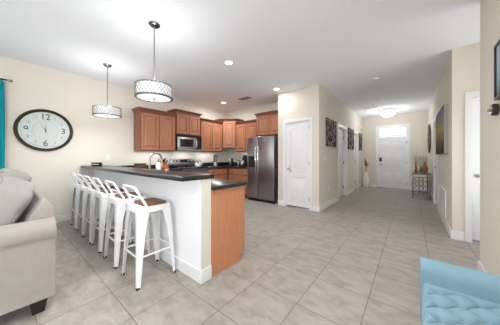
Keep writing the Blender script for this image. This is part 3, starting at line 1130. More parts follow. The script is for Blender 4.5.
kt = thing('kettle', 'round stainless kettle standing on the stove top', 'kettle', (-4.57, 3.40, 0.9165), R(40))
obj('body', lathe([(0.085, 0), (0.10, 0.012), (0.10, 0.05), (0.08, 0.09), (0.045, 0.115), (0, 0.118)], (0, 0, 0), 28), M['brightsteel'], kt)
obj('lid_knob', lathe([(0.008, 0.115), (0.008, 0.128), (0.016, 0.136), (0.012, 0.15), (0, 0.152)], (0, 0, 0), 16), M['black'], kt)
obj('spout', tube([(0.085, 0, 0.05), (0.12, 0, 0.075), (0.14, 0, 0.105)], [0.022, 0.016, 0.011], 12), M['brightsteel'], kt)
obj('handle', tube(arc_pts((0, 0, 0.09), 0.085, R(15), R(165), 12), 0.008, 8), M['black'], kt)

bl = thing('blender', 'countertop blender with a dark lid in the kitchen corner run', 'blender', (-4.66, 4.10, 0.8925))
obj('base', lathe([(0.075, 0), (0.078, 0.01), (0.062, 0.10), (0.05, 0.125), (0, 0.125)], (0, 0, 0), 24), M['steel'], bl)
obj('jug', lathe([(0.045, 0.126), (0.055, 0.15), (0.07, 0.31), (0.066, 0.31), (0.05, 0.15), (0, 0.135)], (0, 0, 0), 24), M['smoke'], bl)
obj('lid', lathe([(0.071, 0.311), (0.071, 0.335), (0.03, 0.338), (0.028, 0.352), (0, 0.352)], (0, 0, 0), 24), M['black'], bl)

tn = thing('toaster', 'upright steel and black toaster on the corner worktop', 'toaster', (-4.45, 4.66, 0.8925), R(0))
obj('body', box((-.075, -.13, .012), (.075, .13, .24), .03, 4), M['brightsteel'], tn)
obj('end_cap', box((.03, -.135, .012), (.082, -.06, .245), .012, 2), M['black'], tn)
obj('base', box((-.07, -.12, 0), (.07, .12, .0115)), M['black'], tn)

cn = thing('canister', 'narrow steel canister between the toaster and the coffee maker', 'canister', (-4.19, 4.62, 0.8925))
obj('body', lathe([(0.048, 0), (0.05, 0.004), (0.05, 0.16), (0, 0.16)], (0, 0, 0), 28), M['brightsteel'], cn)
obj('lid', lathe([(0.052, 0.161), (0.052, 0.18), (0.012, 0.186), (0.014, 0.205), (0, 0.207)], (0, 0, 0), 28), M['black'], cn)

cm = thing('coffee_maker', 'black coffee maker with steel carafe beside the refrigerator', 'coffee maker', (-3.955, 4.60, 0.8925))
bm = box((-.09, -.11, 0), (.09, .12, .035), .008, 2)
add_box(bm, (-.09, .03, .0352), (.09, .12, .25), .008, 2)
add_box(bm, (-.09, -.11, .2505), (.09, .12, .345), .012, 2)
obj('housing', bm, M['black'], cm)
obj('carafe', lathe([(0.055, 0.037), (0.066, 0.06), (0.06, 0.13), (0.042, 0.165), (0.048, 0.185), (0, 0.187)], (0, -.045, 0), 24), M['brightsteel'], cm)
obj('control_panel', box((-.07, -.113, .265), (.07, -.11, .335)), M['brightsteel'], cm)


# ------------------------------------------------------------------ bar stools
def make_stool(label):
    t = thing('bar_stool', label, 'bar stool', (0, 0, 0), 0, 'bar stools')
    SZ = 0.715
    # wooden seat
    def rr(hw, hd, r, n=6):
        pts = []
        for cx, cy, a0 in ((hw - r, hd - r, 0), (-hw + r, hd - r, 90), (-hw + r, -hd + r, 180), (hw - r, -hd + r, 270)):
            for i in range(n + 1):
                a = R(a0 + 90 * i / n)
                pts.append((cx + r * math.cos(a), cy + r * math.sin(a)))
        return pts
    bm = bmesh.new()
    sh = lambda q: [(x, y + 0.012) for x, y in q]
    add_prism(bm, sh(rr(0.144, 0.112, 0.045)), SZ, SZ + 0.016)
    add_prism(bm, sh(rr(0.144, 0.112, 0.045)), SZ + 0.016, SZ + 0.022, sh(rr(0.138, 0.106, 0.042)))
    obj('seat', bm, M['seatwood'], t)
    # folded sheet rim under the seat
    bm = bmesh.new()
    add_prism(bm, rr(0.165, 0.165, 0.055), SZ - 0.05, SZ - 0.004, rr(0.156, 0.156, 0.05))
    add_prism(bm, rr(0.156, 0.156, 0.05), SZ - 0.004, SZ - 0.0005, rr(0.152, 0.152, 0.048))
    obj('seat_frame', bm, M['whitemetal'], t)
    # four pressed, tapering legs: an L-shaped fold, wide at the top
    for sx in (-1, 1):
        for sy in (-1, 1):
            bm = bmesh.new()
            rings = []
            for z, half, cxy in ((0.008, 0.015, 0.188), (0.25, 0.022, 0.178), (0.50, 0.032, 0.166), (SZ - 0.02, 0.048, 0.152)):
                c = cxy
                # outer corner rounded, open inside
                prof = [(c, c - 2 * half), (c, c - 0.02), (c - 0.006, c - 0.006), (c - 0.02, c), (c - 2 * half, c), (c - 2 * half, c - 0.006), (c - 0.02, c - 0.008), (c - 0.008, c - 0.02), (c - 0.006, c - 2 * half)]
                rings.append([bm.verts.new((sx * x, sy * y, z)) for x, y in prof])
            for ra, rb in zip(rings, rings[1:]):
                n = len(ra)
                for i in range(n):
                    j = (i + 1) % n
                    bm.faces.new((ra[i], ra[j], rb[j], rb[i]))
            bm.faces.new(rings[0])
            bm.faces.new(rings[-1])
            lg = obj('leg', bm, M['whitemetal'], t, angle=60)
            bm = box((sx * 0.19 - 0.0, sy * 0.19, 0), (sx * 0.162, sy * 0.162, 0.018), 0.003, 1)
            obj('rubber_foot', bm, M['rubber'], lg)
    # footrest bars on all four sides
    zf = 0.27
    q = 0.166
    for (p0, p1) in (((-q, -q, zf), (q, -q, zf)), ((-q, q, zf), (q, q, zf)), ((-q, -q, zf), (-q, q, zf)), ((q, -q, zf), (q, q, zf))):
        obj('footrest', tube([p0, p1], 0.009, 8), M['whitemetal'], t)
    # low backrest: trapezoid tube leaning back, with a middle bar
    y0, y1 = -0.095, -0.185
    zt = SZ + 0.188
    bm = bmesh.new()
    loop = [(-0.160, y0 + 0.012, SZ - 0.03), (-0.160, y0, SZ + 0.01), (-0.148, y1 + 0.008, zt - 0.022), (-0.138, y1 + 0.001, zt - 0.004), (-0.12, y1, zt), (0, y1, zt), (0.12, y1, zt), (0.138, y1 + 0.001, zt - 0.004), (0.148, y1 + 0.008, zt - 0.022), (0.160, y0, SZ + 0.01), (0.160, y0 + 0.012, SZ - 0.03)]
    add_tube(bm, loop, 0.0115, 10)
    add_tube(bm, [(-0.155, y0 - 0.042, SZ + 0.088), (0.155, y0 - 0.042, SZ + 0.088)], 0.009, 8)
    obj('backrest', bm, M['whitemetal'], t)
    return t


s0 = make_stool('white metal bar stool with wooden seat nearest the open end of the bar')
SX = [-2.065, -2.61, -3.155, -3.575, -3.98, -4.43]
s0.location = (SX[0], 0.935, 0)
slab = [None, 'second white bar stool from the open end of the bar', 'third white bar stool from the open end of the bar', 'third white bar stool from the clock wall', 'second white bar stool from the clock wall', 'white bar stool farthest along the bar, next to the clock wall']
for i in range(1, 6):
    dup(s0, (SX[i], 0.935, 0), 0, slab[i], 'bar stools')

# ------------------------------------------------------------------ pendant lamps
def make_pendant(label, x, y):
    t = thing('pendant_lamp', label, 'pendant lamp', (x, y, HC), 0, 'pendant lamps')
    zb, zt, r = -0.872, -0.728, 0.203
    obj('canopy', lathe([(0, -0.028), (0.045, -0.026), (0.062, -0.012), (0.064, -0.0005), (0, -0.0005)], (0, 0, 0), 32), M['darkchrome'], t)
    obj('rod', tube([(0, 0, -0.027), (0, 0, zt - 0.03)], 0.008, 10), M['steel'], t)
    # ring frames top and bottom
    bm = bmesh.new()
    add_lathe(bm, [(r - 0.004, zt - 0.008), (r + 0.004, zt - 0.008), (r + 0.004, zt), (r - 0.004, zt), (r - 0.004, zt - 0.008)], (0, 0, 0), 64)
    for k in range(3):
        a = 2 * PI * k / 3
        add_tube(bm, [(0, 0, zt - 0.006), ((r - .004) * math.cos(a), (r - .004) * math.sin(a), zt - 0.006)], 0.004, 6)
    obj('top_ring', bm, M['darkchrome'], t)
    bm = bmesh.new()
    add_lathe(bm, [(r - 0.022, zb), (r + 0.004, zb), (r + 0.004, zb + 0.013), (r - 0.004, zb + 0.013), (r - 0.022, zb + 0.004), (r - 0.022, zb)], (0, 0, 0), 64)
    obj('bottom_ring', bm, M['darkchrome'], t)
    # crossed wire lattice round the drum
    bm = bmesh.new()
    n, rows = 32, 4
    h = (zt - 0.008) - (zb + 0.014)
    for s in (-1, 1):
        for k in range(n):
            pts = []
            for i in range(rows + 1):
                a = 2 * PI * (k + s * i * 0.5) / n
                pts.append((r * math.cos(a), r * math.sin(a), zb + 0.014 + h * i / rows))
            add_tube(bm, pts, 0.0026, 5)
    obj('lattice', bm, M['nickel'], t)
    # beads at the crossings
    # frosted inner drum and bottom diffuser
    bm = lathe([(r - 0.016, zb + 0.015), (r - 0.016, zt - 0.012), (r - 0.019, zt - 0.012), (r - 0.019, zb + 0.015), (r - 0.016, zb + 0.015)], (0, 0, 0), 64)
    obj('inner_drum', bm, M['drumglow'], t)
    obj('diffuser', lathe([(0, zb - 0.004), (0.12, zb - 0.002), (r - 0.023, zb + 0.003), (r - 0.023, zb + 0.006), (0, zb + 0.004)], (0, 0, 0), 48), M['diffuser'], t)
    obj('finial', lathe([(0.0, zb - 0.018), (0.009, zb - 0.014), (0.013, zb - 0.005), (0, zb - 0.0045)], (0, 0, 0), 16), M['nickel'], t)
    for a in (0.6, 2.7, 4.8):
        obj('bulb', lathe([(0, -0.03), (0.02, -0.022), (0.028, 0), (0.02, 0.022), (0, 0.03)], (0.1 * math.cos(a), 0.1 * math.sin(a), (zb + zt) / 2), 16), M['bulb'], t)
    area('pendant_light', (x, y, HC + zb - 0.021), (0, 0, 0), 0.34, 0.34, P['pendant'], LAMP, 'DISK')
    point('pendant_uplight', (x, y, HC + zt + 0.10), P['pendant_up'], 0.08)
    return t


make_pendant('silver lattice drum pendant lamp nearest the open end of the bar', -2.35, 1.126)
make_pendant('silver lattice drum pendant lamp hanging nearest the clock wall', -4.01, 1.126)

# ------------------------------------------------------------------ ceiling fittings
can_lab = ['recessed ceiling spotlight over the open floor before the kitchen', 'recessed ceiling spotlight just in front of the pantry wall', 'recessed ceiling spotlight above the far corner of the kitchen',
           'added unseen recessed ceiling light between the bar end and the blue bench', 'added unseen recessed ceiling light behind the camera position', 'added unseen recessed ceiling light behind the sofa', 'added unseen recessed ceiling light near the added patio doors', 'added unseen recessed ceiling light by the curtained window']
for i, (x, y) in enumerate(CANS + ADDED_CANS):
    t = thing('ceiling_light', can_lab[i], 'ceiling light', (x, y, HC), 0, 'recessed ceiling lights')
    obj('trim_ring', lathe([(0.058, -0.001), (0.085, -0.001), (0.08, -0.008), (0.06, -0.01), (0.058, -0.001)], (0, 0, 0), 32), M['plastic'], t)
    obj('lamp', lathe([(0, -0.006), (0.057, -0.006), (0.057, -0.001), (0, -0.001)], (0, 0, 0), 32), M['bulb'], t)
    area('can_light', (x, y, HC - 0.03), (0, 0, 0), 0.12, 0.12, (P['can'], P['pantry'], P['corner'], P['near'], P['hidden'], P['hidden'], P['hidden'], P['hidden'])[i], LAMP, 'DISK')

t = thing('air_vent', 'grey slatted air vent in the kitchen ceiling', 'vent', (-3.45, 4.06, HC))
bm = bmesh.new()
for lo, hi in [((-.17, -.09, -.012), (.17, -.07, -.001)), ((-.17, .07, -.012), (.17, .09, -.001)), ((-.17, -.07, -.012), (-.15, .07, -.001)), ((.15, -.07, -.012), (.17, .07, -.001))]:
    add_box(bm, lo, hi)
obj('frame', bm, M['greyvent'], t)
bm = bmesh.new()
for k in range(6):
    add_box(bm, (-.15, -.065 + k * .023, -.010), (.15, -.053 + k * .023, -.003))
add_box(bm, (-.15, -.07, -.0028), (.15, .07, -.001))
obj('slats', bm, M['greyvent'], t)

t = thing('air_vent', 'white rectangular air vent in the hallway ceiling', 'vent', (-1.0, 7.35, HC))
bm = bmesh.new()
for lo, hi in [((-.2, -.13, -.014), (.2, -.1, -.001)), ((-.2, .1, -.014), (.2, .13, -.001)), ((-.2, -.1, -.014), (-.17, .1, -.001)), ((.17, -.1, -.014), (.2, .1, -.001))]:
    add_box(bm, lo, hi)
obj('frame', bm, M['plastic'], t)
bm = bmesh.new()
for k in range(7):
    add_box(bm, (-.17, -.095 + k * .028, -.012), (.17, -.079 + k * .028, -.004))
add_box(bm, (-.17, -.1, -.0035), (.17, .1, -.001))
obj('slats', bm, M['plastic'], t)

sm = obj('smoke_detector', lathe([(0.06, -0.001), (0.06, -0.018), (0.048, -0.034), (0, -0.036)], (-0.54, 4.64, HC), 28), M['plastic'])
tag(sm, 'white round smoke detector on the hallway ceiling nearest the living room', 'smoke detector')
for x, lb in ((-0.70, 'small white ceiling disc nearer the hallway doors'), (-0.50, 'small white ceiling disc nearer the console table side')):
    o = obj('ceiling_sensor', lathe([(0.045, -0.001), (0.045, -0.014), (0.03, -0.03), (0, -0.032)], (x, 6.4, HC), 24), M['plastic'])
    tag(o, lb, 'sensor', 'small ceiling discs')

# crystal flush light near the front door
t = thing('ceiling_light', 'round crystal flush-mount ceiling light glowing before the front door', 'ceiling light', (-0.60, 8.0, HC))
obj('base_plate', lathe([(0.17, -0.001), (0.17, -0.02), (0.15, -0.03), (0, -0.03)], (0, 0, 0), 32), M['chrome'], t)
obj('glass_bowl', lathe([(0.15, -0.031), (0.21, -0.07), (0.225, -0.12), (0.19, -0.18), (0.1, -0.225), (0, -0.24)], (0, 0, 0), 32), M['crystal'], t)
bm = bmesh.new()
for k in range(24):
    a = 2 * PI * k / 24
    for z, r in ((-0.07, 0.215), (-0.12, 0.231), (-0.18, 0.196)):
        add_lathe(bm, [(0, -0.018), (0.012, 0), (0, 0.018)], (r * math.cos(a), r * math.sin(a), z), 6)
obj('crystals', bm, M['chrome'], t)
point('hall_light', (-0.60, 8.0, HC - 0.42), P['hall'], 0.12)
for a in (0, 90, 180, 270):
    point('hall_glow', (-0.60 + 0.34 * math.cos(R(a)), 8.0 + 0.34 * math.sin(R(a)), HC - 0.13), P['hall_up'] / 4, 0.05)

# ------------------------------------------------------------------ clock
ck = thing('wall_clock', 'large round bronze-rimmed clock on the wall beside the curtain', 'clock', (XL + 0.001, 0.478, 1.64), FX)
RC = 0.365
prof = [(RC - 0.050, 0.001), (RC - 0.01, 0.001), (RC, 0.012), (RC - 0.003, 0.03), (RC - 0.014, 0.042), (RC - 0.024, 0.036), (RC - 0.031, 0.028), (RC - 0.037, 0.032), (RC - 0.043, 0.028), (RC - 0.047, 0.016), (RC - 0.050, 0.014), (RC - 0.050, 0.001)]
obj('rim', lathe(prof, (0, 0, 0), 72, 'Y'), M['bronze'], ck)
fo = obj('face', lathe([(0, 0.002), (RC - 0.051, 0.002), (RC - 0.051, 0.012), (0, 0.012)], (0, 0, 0), 64, 'Y'), M['clockface'], ck)
bm = bmesh.new()
for rr_ in (0.158, 0.285):
    add_lathe(bm, [(rr_ - 0.0012, 0.0121), (rr_ + 0.0012, 0.0121), (rr_ + 0.0012, 0.0128), (rr_ - 0.0012, 0.0128), (rr_ - 0.0012, 0.0121)], (0, 0, 0), 64, 'Y')
for k in range(60):
    a = 2 * PI * k / 60
    r0, r1 = (0.285, 0.298)
    add_tube(bm, [(r0 * math.cos(a), -0.0125, r0 * math.sin(a)), (r1 * math.cos(a), -0.0125, r1 * math.sin(a))], 0.0014, 4)
obj('minute_track', bm, M['clockinkpale'], fo)


def text_mesh(name, s, size, x, z, y, mat, parent, sx=1.0, thick=0.0006, bold=0.0):
    cu = bpy.data.curves.new(name, 'FONT')
    cu.body = s
    cu.size = size
    cu.align_x = 'CENTER'
    cu.align_y = 'CENTER'
    cu.extrude = thick
    cu.offset = bold
    o = bpy.data.objects.new(name, cu)
    C.objects.link(o)
    bpy.context.view_layer.update()
    dg = bpy.context.evaluated_depsgraph_get()
    me = bpy.data.meshes.new_from_object(o.evaluated_get(dg))
    bpy.data.objects.remove(o)
    bpy.data.curves.remove(cu)
    me.materials.clear()
    me.materials.append(mat)
    for v in me.vertices:
        v.co = Vector((v.co.x * sx + x, y - v.co.z, v.co.y + z))
    m2 = bpy.data.objects.new(name, me)
    C.objects.link(m2)
    m2.parent = parent
    return m2


for n in range(1, 13):
    a = PI / 2 - n * 2 * PI / 12
    big = n in (3, 6, 9, 12)
    rr_ = 0.228 if big else 0.238
    text_mesh('numeral', str(n), 0.14 if big else 0.07, rr_ * math.cos(a), rr_ * math.sin(a), -0.0128, M['clockink'] if big else M['clockinkpale'], fo, 0.9, 0.0006, 0.0015 if big else 0.0005)
for nm, ang_, ln, wd in (('minute_hand', R(118), 0.185, 0.006), ('hour_hand', R(88), 0.12, 0.009)):
    dx, dz = math.cos(ang_), math.sin(ang_)
    bm = bmesh.new()
    p0, p1 = Vector((-dx * 0.05, 0, -dz * 0.05)), Vector((dx * ln, 0, dz * ln))
    nrm = Vector((-dz, 0, dx))
    yy = -0.016 if nm == 'minute_hand' else -0.0185
    pts = [p0 + nrm * wd * .5, p0 - nrm * wd * .5, Vector((0, 0, 0)) - nrm * wd, p1, Vector((0, 0, 0)) + nrm * wd]
    add_slabpoly(bm, [(p.x, p.z) for p in pts], yy, yy - 0.0015)
    obj(nm, bm, M['clockinkpale'], ck)
obj('centre_pin', lathe([(0.011, 0.012), (0.011, 0.022), (0, 0.024)], (0, 0, 0), 16, 'Y'), M['bronze'], ck)

# ------------------------------------------------------------------ curtain and rod
ct = thing('curtain', 'teal pleated curtain hanging beside the round clock', 'curtain', (-4.85, 0.03, 0))
bm = bmesh.new()
n = 90
prev = None
y_end = -0.75
rows = []
for zi in range(9):
    z = 0.02 + (2.335 - 0.02) * zi / 8
    fl_ = 0.7 + 0.45 * (1 - zi / 8)
    fr_, bk_ = [], []
    for i in range(n + 1):
        u = i / n
        y = u * y_end - 0.004 * math.sin(z * 3)
        x = 0.030 * fl_ * math.sin(u * PI * 2 * 7 + 0.3 * math.sin(z * 2)) 
        fr_.append(bm.verts.new((x + 0.002, y, z)))
        bk_.append(bm.verts.new((x - 0.002, y, z)))
    rows.append((fr_, bk_))
for (a, b), (c_, d_) in zip(rows, rows[1:]):
    for i in range(n):
        bm.faces.new((a[i], a[i + 1], c_[i + 1], c_[i]))
        bm.faces.new((b[i], d_[i], d_[i + 1], b[i + 1]))
    bm.faces.new((a[0], c_[0], d_[0], b[0]))
    bm.faces.new((a[n], b[n], d_[n], c_[n]))
for k in (0, -1):
    a, b = rows[k]
    for i in range(n):
        bm.faces.new((a[i], b[i], b[i + 1], a[i + 1]))
obj('cloth', bm, M['teal'], ct, angle=80)
cr = thing('curtain_rod', 'dark curtain rod with a silver finial above the teal curtain', 'curtain rod', (-4.85, 0.0, 2.365))
obj('rod', tube([(0, 0.055, 0), (0, -2.9, 0)], 0.012, 12), M['black'], cr)
obj('finial', lathe([(0.014, 0), (0.014, 0.01), (0.02, 0.02), (0.024, 0.035), (0.016, 0.05), (0, 0.056)], (0, 0.055, 0), 18, 'Y'), M['nickel'], cr).rotation_euler = (0, 0, 0)
for o in cr.children:
    if o.name.startswith('finial'):
        for v in o.data.vertices:
            v.co.y = 0.11 - v.co.y
        o.data.flip_normals()
for y in (0.0, -2.7):
    obj('bracket', tube([(-0.098, y, -0.01), (-0.02, y, -0.016), (0, y, -0.014)], 0.008, 8), M['black'], cr)
bm = bmesh.new()

# ------------------------------------------------------------------ wall plates and small fittings
def plate(name, label, cat, loc, rotz, w_=0.075, h_=0.118, kind='outlet'):
    t = thing(name, label, cat, loc, rotz)
    obj('plate', box((-w_ / 2, -0.007, -h_ / 2), (w_ / 2, -0.0005, h_ / 2), 0.003, 2), M['plastic'], t)
    if kind == 'outlet':
        for s in (-1, 1):
            so = obj('socket', lathe([(0.017, 0.007), (0.016, 0.009), (0, 0.0092)], (0, 0, s * 0.026), 16, 'Y'), M['plastic'], t)
            bm = bmesh.new()
            for dx in (-0.006, 0.006):
                add_box(bm, (dx - 0.0015, -0.0098, s * 0.026 - 0.006), (dx + 0.0015, -0.0092, s * 0.026 + 0.006))
            obj('slot', bm, M['dark'], so)
    else:
        obj('rocker', box((-0.016, -0.011, -0.033), (0.016, -0.007, 0.033), 0.002, 1), M['ceramic'], t)
    return t


plate('power_outlet', 'white power outlet on the clock wall just above the bar top', 'outlet', (XL + 0.0005, 1.40, 1.17), FX)
plate('light_switch', 'white light switch on the hallway wall below the blossom canvas', 'light switch', (PX1 + 0.0005, 4.63, 1.155), FX, 0.115, 0.118, 'switch')
plate('power_outlet', 'white power outlet low on the hallway wall beside the pantry corner', 'outlet', (PX1 + 0.0005, 4.93, 0.44), FX)

# return-air grille low on the right hallway wall
t = thing('air_vent', 'white slatted return-air grille low on the wall below the painting', 'vent', (RX - 0.0005, 5.62, 0.15), FMX)
vw, vh = 0.98, 0.47
bm = bmesh.new()
for lo, hi in [((0, -.02, 0), (vw, 0, .04)), ((0, -.02, vh - .04), (vw, 0, vh)), ((0, -.02, .04), (.04, 0, vh - .04)), ((vw - .04, -.02, .04), (vw, 0, vh - .04))]:
    add_box(bm, lo, hi, .003, 1)
obj('frame', bm, M['trim'], t)
bm = bmesh.new()
for k in range(15):
    z = .05 + k * .0255
    add_box(bm, (.04, -.016, z), (vw - .04, -.004, z + .014))
add_box(bm, (.04, -.0035, .04), (vw - .04, -.0005, vh - .04))
obj('slats', bm, M['trim'], t)

# alarm box high on the hallway left wall
t = thing('alarm_sensor', 'small white alarm box high in the hallway corner by the front door', 'sensor', (PX1 + 0.0005, 8.88, 2.30), FX)
obj('housing', box((-.06, -.05, 0), (.06, 0, .11), .012, 3), M['plastic'], t)
obj('lens', box((-.03, -.053, .02), (.03, -.05, .05), .001, 1), M['greyvent'], t)

# thermostat-like dial on the near right wall
t = thing('thermostat', 'dark round thermostat dial below the framed picture', 'thermostat', (NX - 0.0005, 2.50, 1.563), FMX)
obj('ring', lathe([(0.046, 0), (0.048, 0.004), (0.048, 0.03), (0.043, 0.036), (0, 0.036)], (0, 0, 0), 32, 'Y'), M['frame'], t)
obj('face', lathe([(0.034, 0.036), (0.033, 0.039), (0, 0.0395)], (0, 0, 0), 28, 'Y'), M['greytop'], t)
obj('knob', lathe([(0.013, 0.0395), (0.013, 0.052), (0.008, 0.058), (0, 0.059)], (0, 0, 0), 20, 'Y'), M['nickel'], t)

# framed picture on the near right wall
t = thing('framed_picture', 'black-framed pale blue picture on the near wall above the thermostat', 'picture', (NX - 0.0005, 2.49, 1.636), FMX)
pw, ph = 0.62, 0.435
bm = bmesh.new()
for lo, hi in [((0, -.025, 0), (pw, 0, .02)), ((0, -.025, ph - .02), (pw, 0, ph)), ((0, -.025, .02), (.02, 0, ph - .02)), ((pw - .02, -.025, .02), (pw, 0, ph - .02))]:
    add_box(bm, lo, hi, .002, 1)
obj('frame', bm, M['frame'], t)
obj('print', box((.02, -.014, .02), (pw - .02, -.002, ph - .02)), M['picture'], t)

# canvases in the hallway
cv = [('dark blossom canvas on the hallway wall nearest the pantry corner', 4.69, 0.75), ('dark blossom canvas between the two hallway doors', 6.74, 0.76), ('dark blossom canvas past the second hallway door, nearest the entrance', 8.42, 0.54)]
for lb, y, wd in cv:
    t = thing('wall_canvas', lb, 'canvas', (PX1 + 0.0005, y, 1.425), FX, 'blossom canvases')
    bm = box((0, -.035, 0), (wd, 0, .665), .003, 1)
    obj('canvas', bm, M['blossom'], t)
t = thing('wall_canvas', 'tall hazy painting with a yellow glow on the right hallway wall', 'painting', (RX - 0.0005, 5.80, 1.235), FMX)
bm = box((0, -.05, 0), (1.34, 0, .80), .003, 1)
o = obj('canvas', bm, [M['art'], M['canvasside']], t)
for f in o.data.polygons:
    if f.normal.y > -0.5:
        f.material_index = 1

# round metal wall art
t = thing('wall_ornament', 'round dark metal wall ornament above the console table', 'wall ornament', (RX - 0.002, 8.2, 1.74), FMX)
bm = bmesh.new()
for r in (0.14, 0.30, 0.43):
    add_lathe(bm, [(r - 0.012, 0.015), (r + 0.012, 0.015), (r + 0.012, 0.04), (r - 0.012, 0.04), (r - 0.012, 0.015)], (0, 0, 0), 40, 'Y')
obj('rings', bm, M['metalart'], t)
bm = bmesh.new()
for k in range(14):
    a = 2 * PI * k / 14
    dx, dz = math.cos(a), math.sin(a)
    pts = []
    for r, wv in ((0.15, 0.01), (0.24, 0.05), (0.34, 0.055), (0.42, 0.006)):
        pts.append((r, wv))
    poly = [(r * dx - wv * dz, r * dz + wv * dx) for r, wv in pts] + [(r * dx + wv * dz, r * dz - wv * dx) for r, wv in reversed(pts)]
    add_slabpoly(bm, poly, -0.02, -0.045)
obj('petals', bm, M['metalart'], t)
obj('boss', lathe([(0.1, 0.002), (0.1, 0.03), (0.05, 0.06), (0, 0.065)], (0, 0, 0), 28, 'Y'), M['metalart'], t)

# ------------------------------------------------------------------ console table and its ornaments
t = thing('console_table', 'narrow silver and grey console table against the right hallway wall', 'console table', (0.02, 7.35, 0))
cw_, cl, chh = 0.405, 1.0, 0.72
obj('tabletop', box((0, 0, chh - 0.035), (cw_, cl, chh), 0.004, 1), M['greytop'], t)
for x in (0.0, cw_ - 0.04):
    for y in (0.0, cl - 0.04):
        obj('leg', box((x, y, 0), (x + 0.04, y + 0.04, chh - 0.0355), 0.003, 1), M['mirror'], t)
bm = bmesh.new()
for y in (0.0, cl - 0.04):
    add_box(bm, (0.0405, y + 0.005, 0.05), (cw_ - 0.0405, y + 0.035, 0.08))
for x in (0.0, cw_ - 0.04):
    add_box(bm, (x + 0.005, 0.0405, 0.05), (x + 0.035, cl - 0.0405, 0.08))
obj('stretcher', bm, M['mirror'], t)
bm = bmesh.new()
for zc in (0.17, 0.30, 0.43, 0.56):
    for xc in (0.12, 0.20, 0.285):
        add_tube(bm, arc_pts((xc, 0.02, zc), 0.055, 0, 2 * PI * 15 / 16, 15), 0.007, 6, True)
obj('scroll_panel', bm, M['mirror'], t)

t = thing('jug', 'round terracotta jug with a neck on the console table', 'vase', (0.30, 7.45, 0.7205))
obj('body', lathe([(0.04, 0), (0.045, 0.01), (0.07, 0.08), (0.074, 0.13), (0.055, 0.19), (0.03, 0.22), (0.027, 0.25), (0.032, 0.26), (0.024, 0.26), (0, 0.25)], (0, 0, 0), 28), M['terracotta'], t)
obj('stopper', lathe([(0.022, 0.261), (0.023, 0.28), (0.03, 0.292), (0.018, 0.318), (0, 0.322)], (0, 0, 0), 18), M['terracotta'], t)

t = thing('twig_vase', 'slim vase of bare reddish twigs on the console table', 'vase', (0.115, 7.55, 0.7205))
obj('vase', lathe([(0.03, 0), (0.036, 0.02), (0.03, 0.10), (0.022, 0.17), (0.026, 0.2), (0.02, 0.2), (0, 0.17)], (0, 0, 0), 20), M['terracotta'], t)
for k in range(7):
    a = random.uniform(0, 2 * PI)
    s = random.uniform(0.05, 0.15)
    h = random.uniform(0.3, 0.48)
    obj('twig', tube([(0, 0, 0.175), (s * .3 * math.cos(a), s * .3 * math.sin(a), 0.175 + h * .4), (s * math.cos(a), s * math.sin(a), 0.175 + h)], [0.004, 0.0035, 0.002], 6), M['twig'], t)

t = thing('table_lamp', 'pale beige shaded table lamp at the far end of the console table', 'lamp', (0.225, 8.12, 0.7205))
obj('base', lathe([(0.07, 0), (0.07, 0.012), (0.02, 0.03), (0.03, 0.09), (0.015, 0.14), (0.01, 0.2), (0, 0.2)], (0, 0, 0), 24), M['mirror'], t)
obj('lamp_shade', lathe([(0.165, 0.17), (0.15, 0.47), (0.147, 0.47), (0.162, 0.17), (0.165, 0.17)], (0, 0, 0), 32), M['lampcloth'], t)

# white floor vase with dried stems
t = thing('floor_vase', 'tall white floor vase with dried brown stems beside the front door', 'vase', (-1.37, 8.93, 0))
obj('vase', lathe([(0.07, 0), (0.09, 0.02), (0.115, 0.18), (0.105, 0.36), (0.06, 0.52), (0.045, 0.58), (0.05, 0.6), (0.04, 0.6), (0.03, 0.54), (0, 0.52)], (0, 0, 0), 28), M['ceramic'], t)
for k in range(9):
    a = random.uniform(0, 2 * PI)
    s = random.uniform(0.02, 0.09)
    h = random.uniform(0.35, 0.72)
    st_ = obj('dried_stem', tube([(0, 0, 0.53), (s * .3 * math.cos(a), s * .3 * math.sin(a), 0.53 + h * .5), (s * math.cos(a), s * math.sin(a), 0.53 + h)], [0.005, 0.004, 0.003], 6), M['twig'], t)
    bm = bmesh.new()
    add_lathe(bm, [(0, -0.06), (0.018, -0.02), (0.016, 0.03), (0, 0.08)], (s * .8 * math.cos(a), s * .8 * math.sin(a), 0.53 + h * .78), 8)
    obj('seed_head', bm, M['twig'], st_)

# ------------------------------------------------------------------ sofa (back toward the bar, arm toward the camera)
sf = thing('sofa', 'light grey linen sofa with rolled arm and dark block feet', 'sofa', (-2.145, 0.25, 0))
# local: x negative along the sofa, y negative toward its front
SL, SD = 2.05, 0.95
obj('base', box((-SL + 0.2, -SD + 0.03, 0.115), (-0.205, -0.02, 0.30), 0.02, 3), M['sofa'], sf)


def sofa_arm(x_out, s):
    """x_out: outer face, s: +1 when the outside looks toward +x"""
    bm = bmesh.new()
    n = 22
    prof = []
    # panel up to the roll, then the roll circle, then down the inside
    rc, zc, xc = 0.083, 0.622, -0.055
    prof.append((0.0, 0.115))
    prof.append((0.0, 0.535))
    prof.append((0.004, 0.552))
    for i in range(n + 1):
        a = R(-40) + R(255) * i / n
        prof.append((xc + rc * math.cos(a) * 1.12, zc + rc * math.sin(a)))
    prof.append((-0.195, 0.50))
    prof.append((-0.2, 0.115))
    rings = []
    ys = [0.016, 0.012, 0.0, -SD * .3, -SD * .6, -SD + 0.02, -SD + 0.008, -SD]
    ins = [0.012, 0.004, 0, 0, 0, 0, 0.004, 0.012]
    cx, cz = -0.08, 0.42
    for y, d_ in zip(ys, ins):
        rings.append([bm.verts.new((x_out + s * (x + (cx - x) * d_ / 0.15), y, z + (cz - z) * d_ / 0.4)) for x, z in prof])
    m = len(prof)
    for a, b in zip(rings, rings[1:]):
        for i in range(m):
            j = (i + 1) % m
            bm.faces.new((a[i], a[j], b[j], b[i]))
    bm.faces.new(rings[0])
    bm.faces.new(rings[-1])
    return bm


ar = obj('arm', sofa_arm(0, 1), M['sofa'], sf, angle=50)
obj('arm', sofa_arm(-SL, -1), M['sofa'], sf, angle=50)
